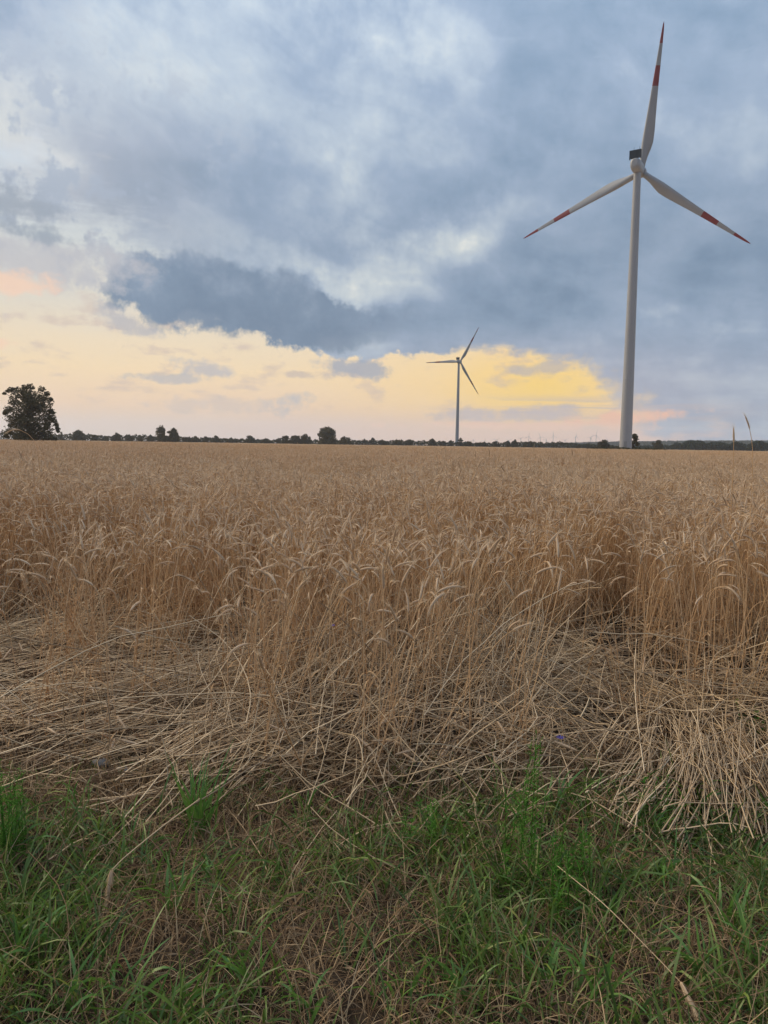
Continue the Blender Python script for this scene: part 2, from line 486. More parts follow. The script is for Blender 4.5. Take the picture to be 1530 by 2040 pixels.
MAT = {
    'soil': soil_mat('soil', [(0.25, (0.020, 0.015, 0.011)), (0.5, (0.044, 0.033, 0.024)), (0.75, (0.082, 0.062, 0.046))], 9.0),
    'stem': fibre_mat('rye_stem', [(0.0, (0.42, 0.250, 0.132)), (0.45, (0.61, 0.395, 0.217)), (0.8, (0.72, 0.51, 0.305)), (1.0, (0.80, 0.64, 0.44))], 0.25),
    'ear': fibre_mat('rye_ear', [(0.0, (0.46, 0.330, 0.220)), (0.6, (0.64, 0.49, 0.345)), (1.0, (0.78, 0.65, 0.49))], 0.35),
    'awn': fibre_mat('rye_awn', [(0.0, (0.682, 0.517, 0.352)), (1.0, (0.858, 0.704, 0.517))], 0.45),
    'dryleaf': fibre_mat('dry_leaf', [(0.0, (0.299, 0.178, 0.098)), (0.6, (0.517, 0.345, 0.196)), (1.0, (0.690, 0.506, 0.322))], 0.35),
    'straw': fibre_mat('lying_straw', [(0.0, (0.17, 0.115, 0.068)), (0.3, (0.38, 0.265, 0.160)), (0.7, (0.59, 0.435, 0.270)), (1.0, (0.76, 0.62, 0.44))], 0.1, gloss=0.04),
    'litter': fibre_mat('litter', [(0.0, (0.07, 0.045, 0.030)), (0.5, (0.17, 0.11, 0.070)), (1.0, (0.36, 0.26, 0.17))], 0.2),
    'drygrass': fibre_mat('dry_grass', [(0.0, (0.12, 0.075, 0.045)), (0.5, (0.32, 0.215, 0.125)), (1.0, (0.60, 0.47, 0.30))], 0.3),
    'grass': fibre_mat('grass', [(0.0, (0.036, 0.064, 0.014)), (0.5, (0.076, 0.140, 0.026)), (0.85, (0.14, 0.225, 0.042)), (1.0, (0.32, 0.28, 0.09))], 0.35, gloss=0.03),
    'tuft': fibre_mat('tuft_grass', [(0.0, (0.060, 0.135, 0.026)), (0.6, (0.120, 0.245, 0.046)), (1.0, (0.21, 0.34, 0.08))], 0.35, gloss=0.04),
    'weed': fibre_mat('weed_green', [(0.0, (0.045, 0.120, 0.020)), (0.6, (0.082, 0.205, 0.034)), (1.0, (0.13, 0.27, 0.055))], 0.35),
    'leaf': fibre_mat('tree_leaf', [(0.0, (0.042, 0.042, 0.028)), (0.6, (0.072, 0.068, 0.044)), (1.0, (0.11, 0.10, 0.066))], 0.25),
    'hedge': fibre_mat('hedge_leaf', [(0.0, (0.030, 0.036, 0.024)), (0.6, (0.05, 0.056, 0.036)), (1.0, (0.08, 0.082, 0.052))], 0.2),
    'wood': fibre_mat('wood_leaf', [(0.0, (0.022, 0.032, 0.024)), (1.0, (0.05, 0.062, 0.042))], 0.15),
    'bark': paint_mat('bark', (0.07, 0.055, 0.045), 0.9, 0.4, 3.0, (1, 1, 0.3), 0.1),
    'white': paint_mat('turbine_white', (0.255, 0.265, 0.285), 0.45, 0.10, 0.25),
    'red': paint_mat('turbine_red', (0.19, 0.028, 0.032), 0.45, 0.12, 0.4),
    'dark': paint_mat('cooler_dark', (0.010, 0.017, 0.027), 0.5, 0.3, 1.5, (1, 1, 1)),
    'grey': paint_mat('grey_metal', (0.22, 0.23, 0.24), 0.5, 0.2, 0.8, (1, 1, 1)),
    'hill': soil_mat('hill', [(0.3, (0.03, 0.038, 0.025)), (0.7, (0.06, 0.068, 0.045))], 0.02),
    'fieldtop': fibre_mat('field_top', [(0.0, (0.57, 0.415, 0.282)), (1.0, (0.57, 0.415, 0.282))], 0.0, mottle=0.35),
    'stone': paint_mat('stone', (0.36, 0.35, 0.34), 0.85, 0.4, 30.0, (1, 1, 1), 0.2),
    'petal': fibre_mat('petal', [(0.0, (0.12, 0.10, 0.45)), (1.0, (0.20, 0.17, 0.60))], 0.3),
}

# ================================================================== ground, field sheet, ridge
def ground_z(x, y):
    r = np.hypot(x, y)
    near = np.clip(1.2 - r / 14.0, 0, 1)
    return ((vnoise(x, y, 1.3, 3) - 0.5) * 0.10 + (vnoise(x, y, 5.0, 4) - 0.5) * 0.035 + (vnoise(x, y, 16.0, 5) - 0.5) * 0.018) * near


radii = np.concatenate([[0.02], np.linspace(0.4, 8, 110), np.geomspace(8.4, 6300, 46)])
NA = 180
th = np.arange(NA) * 2 * PI / NA
gx = radii[:, None] * np.sin(th)[None]; gy = radii[:, None] * np.cos(th)[None]
gz = ground_z(gx, gy)
k, s_ = np.meshgrid(np.arange(len(radii) - 1), np.arange(NA), indexing='ij')
s2_ = (s_ + 1) % NA
gq = np.stack([k * NA + s_, (k + 1) * NA + s_, (k + 1) * NA + s2_, k * NA + s2_], -1).reshape(-1, 4)[:, ::-1]
ground = add_obj('ground', mesh_np('ground', np.stack([gx, gy, gz], -1), gq, MAT['soil']))
tag(ground, kind='structure', label='dark brown soil under the field and verge')

# top of the standing crop where single ears can no longer be told apart
fr = np.concatenate([np.linspace(19, 60, 60), np.geomspace(61.5, 560, 90)])
fa = np.radians(np.linspace(-62, 62, 240))
fx = fr[:, None] * np.sin(fa)[None]; fy = fr[:, None] * np.cos(fa)[None]
fz = np.interp(fr, [19, 30, 60, 150, 560], [0.30, 0.60, 0.80, 0.90, 0.97])[:, None] + (vnoise(fx, fy, 0.9, 8) - 0.5) * 0.10 + (vnoise(fx, fy, 0.12, 9) - 0.5) * 0.08
k, s_ = np.meshgrid(np.arange(len(fr) - 1), np.arange(len(fa) - 1), indexing='ij'); n_ = len(fa)
fq = np.stack([k * n_ + s_, k * n_ + s_ + 1, (k + 1) * n_ + s_ + 1, (k + 1) * n_ + s_], -1).reshape(-1, 4)[:, ::-1]
field = add_obj('field', mesh_np('field', np.stack([fx, fy, fz], -1), fq, MAT['fieldtop']))
tag(field, kind='structure', label='far part of the ripe rye field reaching to the hedgerow')

# low wooded ridge far to the right
ra = np.radians(np.linspace(8.5, 55, 90)); rr = np.linspace(2250, 3100, 14)
prof = np.interp(np.degrees(ra), [8.5, 12, 15, 18.5, 22, 25, 30, 55], [0.5, 8, 15, 20, 24, 26, 30, 24])
hx = rr[:, None] * np.sin(ra)[None]; hy = rr[:, None] * np.cos(ra)[None]
hz = -0.6 + prof[None] * np.sin(np.linspace(0, PI, 14))[:, None] ** 0.8 + (vnoise(hx, hy, 0.01, 2) - 0.5) * 3 * np.sin(np.linspace(0, PI, 14))[:, None]
k, s_ = np.meshgrid(np.arange(13), np.arange(89), indexing='ij')
hq = np.stack([k * 90 + s_, k * 90 + s_ + 1, (k + 1) * 90 + s_ + 1, (k + 1) * 90 + s_], -1).reshape(-1, 4)[:, ::-1]
hill = add_obj('hill', mesh_np('hill', np.stack([hx, hy, hz], -1), hq, MAT['hill']))
tag(hill, kind='structure', label='low wooded ridge on the horizon behind the near turbine')


# ================================================================== trees
def leaf_cloud(cent, rad, per, size, r):
    """Random leaf faces spread through round clumps: cent (n,3), rad (n,), per clump count."""
    n = len(cent)
    P = np.repeat(cent, per, 0); RR = np.repeat(rad, per)
    d = r.normal(size=(n * per, 3)); d /= np.linalg.norm(d, axis=1, keepdims=True)
    rr_ = RR * r.uniform(0.45, 1.05, n * per)
    P = P + d * rr_[:, None] * np.array([1, 1, 0.8])
    a = r.normal(size=(n * per, 3)); a /= np.linalg.norm(a, axis=1, keepdims=True)
    b = np.cross(a, r.normal(size=(n * per, 3))); b /= np.linalg.norm(b, axis=1, keepdims=True)
    sz = size * r.uniform(0.5, 1.3, n * per)[:, None]
    V = np.stack([P - a * sz, P + b * sz * 0.55, P + a * sz, P - b * sz * 0.55], 1).reshape(-1, 3)
    F = np.arange(n * per * 4).reshape(-1, 4)
    return V, F


def limb_path(p0, p1, r, sag=0.1, K=5):
    t = np.linspace(0, 1, K)[:, None]
    L_ = np.linalg.norm(np.subtract(p1, p0))
    c = np.asarray(p0) * (1 - t) + np.asarray(p1) * t
    c += r.normal(size=(K, 3)) * L_ * 0.04 * np.sin(t * PI)
    c[:, 2] += np.sin(t[:, 0] * PI) * L_ * sag
    return c


def make_tree(name, loc, h, w, label, cat='tree', group=None, seed=0, clumps=26, per=60, leaf=0.3, base=0.0, top=0.55, mats=('leaf', 'bark'), extra=None, bulge=0.45, lump_r=(0.085, 0.17), pack=0.52, foot=0.75):
    r = np.random.default_rng(1000 + seed)
    root = empty(name, loc)
    tag(root, label, cat, group)
    # crown: clumps inside an egg-shaped envelope, lumps of unequal size
    cs, rs = [], []
    tries = 0
    while len(cs) < clumps and tries < 4000:
        tries += 1
        t = r.uniform(base, 1.0)
        prof_ = max(0.12, math.sin(PI * min(1, max(0, (t - base) / (1 - base))) ** bulge) ** 0.75) if top is None else \
            np.interp(t, [base, base + 0.18 * (1 - base), 0.55, 0.85, 1.0], [foot, 1.0, 0.92, top + 0.25, top * 0.5])
        a = r.uniform(0, 2 * PI); q = math.sqrt(r.uniform(0.0, 1.0))
        rad = w * r.uniform(*lump_r)
        hw = max(w * 0.5 * prof_ - rad * 0.7, 0.05 * w)
        p = np.array([math.cos(a) * q * hw, math.sin(a) * q * hw, t * (h - rad * 0.9)])
        if p[2] < rad * 0.6: p[2] = rad * 0.6
        if cs and min(np.linalg.norm((np.array(cs) - p), axis=1) / (np.array(rs) + rad)) < pack: continue
        cs.append(p); rs.append(rad)
    if extra is not None:
        for (x, y, z, q) in extra: cs.append(np.array([x, y, z])); rs.append(q)
    cs = np.array(cs); rs = np.array(rs)
    V, F = leaf_cloud(cs, rs, per, leaf, r)
    # trunk with limbs to the clumps
    g = Geo()
    K = 7
    tz = np.linspace(-0.3, h * 0.86, K)
    tr = np.stack([np.cumsum(r.normal(0, w * 0.008, K)), np.cumsum(r.normal(0, w * 0.008, K)), tz], 1)
    rad0 = max(0.12, h * 0.028)
    v, f = tubes(tr[None], np.linspace(rad0 * 1.2, rad0 * 0.15, K)[None], 7)
    g.add(v, f)
    for c, q in zip(cs, rs):
        z0 = max(0.4, min(h * 0.75, c[2] - np.hypot(c[0], c[1]) * 0.7))
        p0 = np.array([np.interp(z0, tz, tr[:, 0]), np.interp(z0, tz, tr[:, 1]), z0])
        path = limb_path(p0, c, r, 0.06)
        v, f = tubes(path[None], np.linspace(rad0 * 0.38, rad0 * 0.08, 5)[None], 4)
        g.add(v, f)
    add_obj('trunk', g.mesh('trunk', MAT[mats[1]]), root)
    add_obj('crown', mesh_np('crown', V, F, MAT[mats[0]], smooth=False), root)
    return root


# the lone tree at the left
lone = make_tree('lone_tree', polar(-24.93, 220, 0), 15.9, 13.6,
                 'large ragged dark lone tree standing in the field by the left edge', 'tree', seed=11, clumps=90, per=115, leaf=0.29,
                 base=0.02, top=0.62,
                 extra=[(6.6, -1, 6.4, 0.8), (7.2, -1, 5.4, 0.7), (7.5, -1, 4.4, 0.6), (7.6, -1, 3.7, 0.4), (5.2, 0, 7.0, 0.8), (5.3, 0, 9.0, 0.8), (6.0, 0, 8.5, 0.45),
                        (-6.2, 0, 8.6, 0.8), (-6.7, 0, 8.2, 0.5), (-5.2, 0, 9.0, 0.8), (-6.6, 0, 13.3, 0.4), (-5.8, 0, 13.9, 0.4), (-5.0, 0, 14.2, 0.9), (-3.6, 0, 14.4, 1.0),
                        (5.4, 0, 12.0, 0.6), (4.6, 0, 13.4, 0.8), (3.2, 0, 14.6, 1.0), (-6.4, 0, 2.2, 0.7), (-5.6, 0, 3.4, 0.8), (-5.0, 0, 5.2, 0.9), (6.2, 0, 1.6, 0.9),
                        (0.3, 0, 15.2, 1.0), (-1.2, 0, 14.9, 0.9)])

NAMED = {
    (-16.33): 'tall round-headed tree, left one of a touching pair in the far hedgerow',
    (-15.53): 'paler spreading tree, right one of a touching pair in the far hedgerow',
    (-4.42): 'big dome-shaped tree, largest in the hedgerow left of the far turbine',
    (-21.89): 'low broad tree in the hedgerow just right of the lone tree',
    (-23.02): 'small pointed conifer close beside the lone tree',
    (18.05): 'dark leaning tree right behind the base of the near turbine tower',
    (5.67): 'slim round tree immediately right of the far turbine tower foot',
    (4.92): 'low tree immediately left of the far turbine tower foot',
    (-10.05): 'flat-topped tree midway along the left hedgerow',
    (-2.99): 'wide low bushy tree directly right of the big dome-shaped tree',
    (16.00): 'low dark bush just left of the near turbine tower foot',
    (19.69): 'isolated dark tree right of the near turbine below the ridge',
    (3.53): 'round-topped tree standing alone left of the far turbine',
}
TREES = [(-23.02, 640, 6.9, 3.8), (-21.89, 600, 8.2, 9.5), (-20.88, 620, 5.6, 6.6), (-19.41, 600, 6.9, 6.7), (-18.54, 640, 5.9, 6.3),
         (-17.82, 640, 4.8, 5.1), (-17.10, 640, 5.7, 7.6), (-16.33, 520, 11.6, 7.6), (-15.53, 520, 9.5, 8.6), (-14.59, 600, 4.8, 7.9),
         (-14.02, 620, 5.4, 9.0), (-13.27, 600, 5.4, 6.7), (-12.52, 600, 5.9, 7.9), (-11.33, 640, 4.4, 6.8), (-10.05, 600, 6.4, 10.3),
         (-8.88, 640, 4.9, 8.5), (-7.92, 620, 5.3, 5.7), (-7.47, 600, 7.2, 7.1), (-6.73, 600, 7.7, 10.3), (-5.99, 600, 8.3, 9.5),
         (-4.42, 520, 12.0, 13.8), (-2.99, 560, 6.5, 12.6), (-1.55, 620, 5.6, 4.1), (-0.91, 620, 6.5, 5.7), (-0.20, 640, 5.5, 9.3),
         (0.86, 640, 5.7, 10.2), (1.80, 620, 5.8, 8.2), (3.53, 600, 6.3, 6.7), (4.36, 640, 5.1, 6.8), (4.92, 640, 5.6, 5.1),
         (5.67, 600, 7.0, 4.8), (6.23, 600, 5.1, 6.7), (6.87, 640, 4.2, 5.1), (7.31, 640, 4.3, 4.2), (8.27, 600, 5.4, 6.0),
         (9.16, 620, 5.7, 4.9), (9.70, 600, 6.4, 6.0), (10.77, 640, 6.1, 12.7), (16.00, 420, 5.6, 6.7), (18.05, 300, 6.8, 4.4),
         (19.69, 520, 7.0, 7.6), (20.99, 800, 7.7, 12.7), (22.09, 800, 9.8, 23.3), (23.50, 800, 9.1, 21.2), (24.70, 800, 8.8, 15.9),
         (26.11, 800, 9.6, 22.2)]
ORD = ['first', 'second', 'third', 'fourth', 'fifth', 'sixth', 'seventh', 'eighth', 'ninth', 'tenth', 'eleventh', 'twelfth', 'thirteenth',
       'fourteenth', 'fifteenth', 'sixteenth', 'seventeenth', 'eighteenth', 'nineteenth', 'twentieth']
cnt = {'a': 0, 'b': 0, 'c': 0, 'd': 0}
for i, (az, d, h, w) in enumerate(TREES):
    if az in NAMED: lab = NAMED[az]
    elif az < -4.4:
        lab = f"{ORD[cnt['a']]} of the small hedgerow trees counted rightward from the lone tree"; cnt['a'] += 1
    elif az < 5.3:
        lab = f"{ORD[cnt['b']]} small hedgerow tree counted rightward from the big dome-shaped tree"; cnt['b'] += 1
    elif az < 12:
        lab = f"{ORD[cnt['c']]} small hedgerow tree counted rightward from the far turbine"; cnt['c'] += 1
    else:
        lab = f"{ORD[cnt['d']]} broad blue-dark tree below the ridge, counted rightward from the near turbine"; cnt['d'] += 1
    big = h > 8
    make_tree('hedgerow_tree', polar(az, d, 0), h * 1.12, w * 1.12, lab, 'tree', 'trees along the far field edge', seed=i, clumps=44 if big else 26,
              per=95 if big else 75, leaf=0.14 + 0.042 * w, base=0.0 if i % 3 else 0.12, top=0.5 if i % 2 else 0.62,
              mats=('leaf', 'bark') if d < 700 else ('wood', 'bark'), lump_r=(0.10, 0.20), pack=0.42, foot=1.0)


def thicket(name, pts, hs, depth, n, leaf, mat, r):
    """A strip of leaf faces over a solid core that follows the points pts (az, dist)."""
    t = r.uniform(0, len(pts) - 1.001, n); i = t.astype(int); f = t - i
    A = np.array([p for p in pts]); Hh = np.asarray(hs)
    az = A[i, 0] * (1 - f) + A[i + 1, 0] * f; d = A[i, 1] * (1 - f) + A[i + 1, 1] * f + r.uniform(-depth, depth, n)
    h = (Hh[i] * (1 - f) + Hh[i + 1] * f)
    lump = 0.62 + 0.75 * (vnoise(az * 6.0, d * 0, 1.0, 5) * 0.6 + vnoise(az * 19.0, d * 0, 1.0, 6) * 0.4)
    z = h * lump * r.uniform(0.02, 1.0, n) ** 0.7
    P = np.stack([np.sin(np.radians(az)) * d, np.cos(np.radians(az)) * d, z], 1)
    a = r.normal(size=(n, 3)); a /= np.linalg.norm(a, axis=1, keepdims=True)
    b = np.cross(a, r.normal(size=(n, 3))); b /= np.linalg.norm(b, axis=1, keepdims=True)
    sz = leaf * r.uniform(0.5, 1.3, n)[:, None]
    V = np.stack([P - a * sz, P + b * sz * 0.7, P + a * sz, P - b * sz * 0.7], 1).reshape(-1, 3)
    g = Geo(); g.add(V, np.arange(n * 4).reshape(-1, 4))
    return g


r_ = np.random.default_rng(5)
hp = [(a, 690 + 25 * math.sin(a * 0.7)) for a in np.linspace(-38, 17.5, 66)]
hh = np.interp([p[0] for p in hp], [-38, -26, -23, -20, -17, -13, -9, -4, 0, 3, 6, 9, 12.5, 15, 17.5], [7, 7, 6.4, 5.0, 6.0, 4.8, 4.2, 4.8, 5.0, 5.2, 4.0, 4.8, 6.0, 4.2, 3.0])
hedge = add_obj('hedgerow', thicket('hedgerow', hp, hh, 6, 26000, 0.75, 'hedge', r_).mesh('hedgerow', MAT['hedge'], False))
tag(hedge, 'continuous dark hedgerow along the far edge of the field', 'hedgerow', kind='stuff')

# wood on the ridge: crowns packed over the hill
n = 42000
t_az = r_.uniform(9, 54, n); t_r = r_.uniform(2260, 2800, n)
tz_h = np.interp(t_az, np.degrees(ra), prof) * np.sin((t_r - 2250) / 850 * PI) ** 0.8
lump = vnoise(t_az * 14, t_r * 0.05, 1.0, 12)
P = np.stack([np.sin(np.radians(t_az)) * t_r, np.cos(np.radians(t_az)) * t_r, tz_h + 1.0 + lump * 6.0 * r_.uniform(0.3, 1, n)], 1)
a = r_.normal(size=(n, 3)); a /= np.linalg.norm(a, axis=1, keepdims=True)
b = np.cross(a, r_.normal(size=(n, 3))); b /= np.linalg.norm(b, axis=1, keepdims=True)
sz = 2.6 * r_.uniform(0.5, 1.3, n)[:, None]
V = np.stack([P - a * sz, P + b * sz * 0.7, P + a * sz, P - b * sz * 0.7], 1).reshape(-1, 3)
ridge_wood = add_obj('ridge_wood', mesh_np('ridge_wood', V, np.arange(n * 4).reshape(-1, 4), MAT['wood'], smooth=False))
tag(ridge_wood, 'dense bluish wood covering the low ridge on the horizon', 'wood', kind='stuff')

# scrub round the near turbine's foot and along the field's right edge
sp = [(a, 236 + 6 * math.cos((a - 17.5) * 1.2)) for a in np.linspace(14.6, 20.6, 16)]
scrub = add_obj('scrub', thicket('scrub', sp, np.interp(np.linspace(0, 1, 16), [0, .2, .5, .8, 1], [1.0, 1.6, 1.75, 1.6, 1.0]), 5, 9000, 0.2, 'hedge', r_).mesh('scrub', MAT['hedge'], False))
tag(scrub, 'low dark weeds round the foot of the near turbine', 'scrub', kind='stuff')
sp = [(a, 830) for a in np.linspace(14, 40, 40)]
belt = add_obj('shelter_belt', thicket('shelter_belt', sp, np.interp(np.linspace(14, 40, 40), [14, 20, 23, 40], [3.0, 5.0, 7.0, 8.0]), 10, 12000, 1.0, 'wood', r_).mesh('shelter_belt', MAT['wood'], False))
tag(belt, 'dark belt of bushes at the field edge below the ridge', 'bushes', kind='stuff')


# ================================================================== wind turbines
def lathe(profile, seg=32, cap=True):
    """profile: (radius, z) pairs."""
    pr = np.array(profile, float); K = len(pr); t = np.arange(seg) * 2 * PI / seg
    V = np.stack([pr[:, 0:1] * np.cos(t), pr[:, 0:1] * np.sin(t), np.repeat(pr[:, 1:2], seg, 1)], -1).reshape(-1, 3)
    k, s = np.meshgrid(np.arange(K - 1), np.arange(seg), indexing='ij'); s2 = (s + 1) % seg
    return V, np.stack([k * seg + s, k * seg + s2, (k + 1) * seg + s2, (k + 1) * seg + s], -1).reshape(-1, 4)


def blade_sections(R, r0, r1, n):
    fr_ = np.linspace(r0, r1, n)
    xs = [0.0, 0.03, 0.06, 0.11, 0.16, 0.21, 0.28, 0.38, 0.5, 0.6, 0.72, 0.86, 0.95, 0.985, 1.0]
    ch = np.interp(fr_, xs, [1.9, 1.85, 1.85, 2.25, 2.95, 3.35, 3.2, 2.72, 2.2, 1.82, 1.42, 0.96, 0.62, 0.38, 0.08]) * R / 41.8
    tk = np.interp(fr_, xs, [1.0, 1.0, 0.95, 0.72, 0.5, 0.38, 0.30, 0.25, 0.22, 0.20, 0.19, 0.18, 0.17, 0.16, 0.15])
    le = np.interp(fr_, xs, [0.5, 0.5, 0.49, 0.43, 0.36, 0.33, 0.32, 0.32, 0.33, 0.34, 0.35, 0.38, 0.45, 0.55, 0.6])   # part of the chord ahead of the axis
    tw = np.radians(np.interp(fr_, [0, 0.1, 0.2, 0.4, 0.7, 1], [16, 15, 12, 7, 3, 1]) + 4)
    M_ = 18
    ph = np.arange(M_) * 2 * PI / M_
    V = []
    for f_, c_, t_, l_, w_ in zip(fr_, ch, tk, le, tw):
        blend = np.clip((0.16 - f_) / 0.12, 0, 1)                      # round root to aerofoil
        x = 0.5 + 0.5 * np.cos(ph)                                      # 1 = trailing edge, 0 = leading edge
        yt = 0.5 * np.sin(ph)
        yaf = np.sign(np.sin(ph)) * 5 * 0.2 * (0.2969 * np.sqrt(x) - 0.126 * x - 0.3516 * x ** 2 + 0.2843 * x ** 3 - 0.1015 * x ** 4) / 0.2 * 0.5 / 0.25 * 0.5
        y = blend * yt + (1 - blend) * yaf
        cx, cy_ = (x - l_) * c_, y * c_ * t_
        # local: X = towards the trailing edge (clockwise seen from behind), Y = upwind, Z = along the blade
        V.append(np.stack([cx * np.cos(w_) - cy_ * np.sin(w_), cx * np.sin(w_) + cy_ * np.cos(w_), np.full(M_, f_ * R)], 1))
    V = np.concatenate(V)
    k, s = np.meshgrid(np.arange(n - 1), np.arange(M_), indexing='ij'); s2 = (s + 1) % M_
    F = np.stack([k * M_ + s, k * M_ + s2, (k + 1) * M_ + s2, (k + 1) * M_ + s], -1).reshape(-1, 4)
    return V, F


def loft_box(secs):
    """Rounded-box sections along +Y: list of (y, half-width, z bottom, z top, corner radius)."""
    V = []; m = 5
    for (y, hw, z0, z1, cr) in secs:
        ring = []
        for (cx, cz, a0) in ((hw - cr, z1 - cr, 0), (-hw + cr, z1 - cr, 90), (-hw + cr, z0 + cr, 180), (hw - cr, z0 + cr, 270)):
            for q in range(m):
                a = math.radians(a0 + 90 * q / (m - 1)); ring.append((cx + cr * math.cos(a), y, cz + cr * math.sin(a)))
        V += ring
    M_ = 4 * m; n = len(secs)
    k, s = np.meshgrid(np.arange(n - 1), np.arange(M_), indexing='ij'); s2 = (s + 1) % M_
    F = np.stack([k * M_ + s, k * M_ + s2, (k + 1) * M_ + s2, (k + 1) * M_ + s], -1).reshape(-1, 4)
    return np.array(V), F, M_


def box_arr(x0, x1, y0, y1, z0, z1):
    V = np.array([(x, y, z) for z in (z0, z1) for y in (y0, y1) for x in (x0, x1)], float)
    F = np.array([(0, 2, 3, 1), (4, 5, 7, 6), (0, 1, 5, 4), (2, 6, 7, 3), (0, 4, 6, 2), (1, 3, 7, 5)])
    return V, F


def make_turbine(name, loc, hub_h, tower_top, R, yaw, ang, cone, tilt, label, base_z=0.0):
    root = empty(name, loc)
    tag(root, label, 'wind turbine', 'two large wind turbines in the field')
    # tower in flanged sections
    g = Geo(); zs = np.linspace(base_z - 0.5, tower_top, 25)
    rb, rt = 1.92, 1.10
    v, f = lathe([(np.interp(z, [0, tower_top], [rb, rt]), z) for z in zs], 40); g.add(v, f)
    tw = add_obj('tower', g.mesh('tower', MAT['white']), root)
    for q in (0.27, 0.55, 0.8):
        z = q * tower_top; rr2 = np.interp(z, [0, tower_top], [rb, rt])
        v, f = lathe([(rr2 + .003, z - 0.10), (rr2 + 0.035, z - 0.08), (rr2 + 0.035, z + 0.08), (rr2 + .003, z + 0.10)], 40)
        add_obj('flange', mesh_np('flange', v, f, MAT['white']), tw)
    # entrance door near the foot, on the camera's side
    v, f = box_arr(-0.45, 0.45, -0.08, 0.08, 1.6, 3.7)
    dr = add_obj('door', mesh_np('door', v, f, MAT['grey'], smooth=False), tw)
    a_ = math.radians(200); dr.location = (math.sin(a_) * 1.88, math.cos(a_) * 1.88, 0); dr.rotation_euler = (0, 0, -a_)
    # head frame: +Y upwind along the shaft
    def head(o, par=root):
        o.location = (0, 0, tower_top); o.rotation_euler = (0, 0, -yaw); return o
    V, F, M_ = loft_box([(-3.55, 0.75, 1.2, 3.1, 0.7), (-3.4, 1.2, 0.65, 3.45, 1.0), (-3.0, 1.42, 0.25, 3.62, 1.2), (-1.5, 1.54, -0.1, 3.66, 1.25),
                         (1.8, 1.5, -0.1, 3.6, 1.2), (2.6, 1.35, 0.1, 3.2, 1.1), (2.85, 1.1, 0.4, 2.9, 1.0)])
    g = Geo(); g.add(V, F); nn = len(V)
    g.add(np.concatenate([V[:M_], [V[:M_].mean(0)]]), np.array([(i, M_, (i + 1) % M_) for i in range(M_)])[:, ::-1])
    nac = head(add_obj('nacelle', g.mesh('nacelle', MAT['white']), root))
    # dark cooler standing across the rear of the roof
    g = Geo(); v, f = box_arr(-1.66, 1.66, -3.15, -2.60, 3.60, 5.85); g.add(v, f)
    cool = add_obj('cooler', g.mesh('cooler', MAT['dark'], False), nac)
    g = Geo()
    for (x0, x1, z0, z1) in ((-1.76, -1.64, 3.3, 5.84), (1.64, 1.76, 3.3, 5.84), (-1.76, 1.76, 5.84, 5.98), (-0.05, 0.05, 3.7, 5.83)):
        v, f = box_arr(x0, x1, -3.22, -2.54, z0, z1); g.add(v, f)
    add_obj('cooler_frame', g.mesh('cooler_frame', MAT['dark'], False), cool)
    for x in (-0.45, 1.25):
        v, f = tubes(np.array([[(x, -3.0, 5.8), (x, -3.0, 6.4), (x, -3.0, 7.0)]]), np.array([[0.06, 0.05, 0.03]]), 5)
        add_obj('antenna', mesh_np('antenna', v, f, MAT['dark']), cool)
    # rotor: hub and three blades
    n_ = Vector((0, math.cos(tilt), math.sin(tilt)))
    hz = hub_h - tower_top
    hub_c = Vector((0, 0, hz)) + n_ * 4.0
    prof_h = [(1.35, -1.0), (1.62, -0.6), (1.68, 0.1), (1.6, 0.7), (1.3, 1.3), (0.75, 1.75), (0.02, 1.9)]
    v, f = lathe(prof_h, 28)
    v = np.stack([v[:, 0], v[:, 2], -v[:, 1]], 1)                        # spin axis to +Y
    hub = head(add_obj('hub', mesh_np('hub', v, f, MAT['white']), root))
    Rt = Matrix.Rotation(tilt, 4, 'X')
    yawm = Matrix.Rotation(-yaw, 4, 'Z')
    hub.matrix_local = Matrix.Translation((0, 0, tower_top)) @ yawm @ Matrix.Translation(hub_c) @ Rt
    secs = [('blade', 0.02, 0.583, 22), ('red_band', 0.583, 0.718, 5), ('white_band', 0.718, 0.862, 5), ('red_band', 0.862, 1.0, 8)]
    for k in range(3):
        # Z along the blade, turned clockwise seen from behind, coned upwind by `cone`
        mloc = (Matrix.Translation((0, 0, tower_top)) @ yawm @ Matrix.Translation(hub_c) @ Rt
                @ Matrix.Rotation(ang + k * 2 * PI / 3, 4, 'Y') @ Matrix.Rotation(-cone, 4, 'X'))
        bl = None
        for nm_, q0, q1, cnt_ in secs:
            V, F = blade_sections(R, q0, q1, cnt_)
            o = add_obj(nm_, mesh_np(nm_, V, F, MAT['red'] if nm_ == 'red_band' else MAT['white']), root if bl is None else bl)
            if bl is None: bl = o; o.matrix_local = mloc
    return root


rad_ = math.radians
make_turbine('wind_turbine', (77.0, 244.0, 0), 86.61 + 1.2, 86.61, 41.84, rad_(33.41), rad_(8.58), rad_(-2.43), rad_(4.28),
             'tall near wind turbine with white tower and red-banded blades', base_z=0.0)
make_turbine('wind_turbine', (75.4, 800.0, 0), 86.74 + 1.9, 86.74, 39.6, rad_(26.1), rad_(30.3), rad_(2.1), rad_(4.6),
             'smaller far wind turbine in front of the yellow sunset gap')

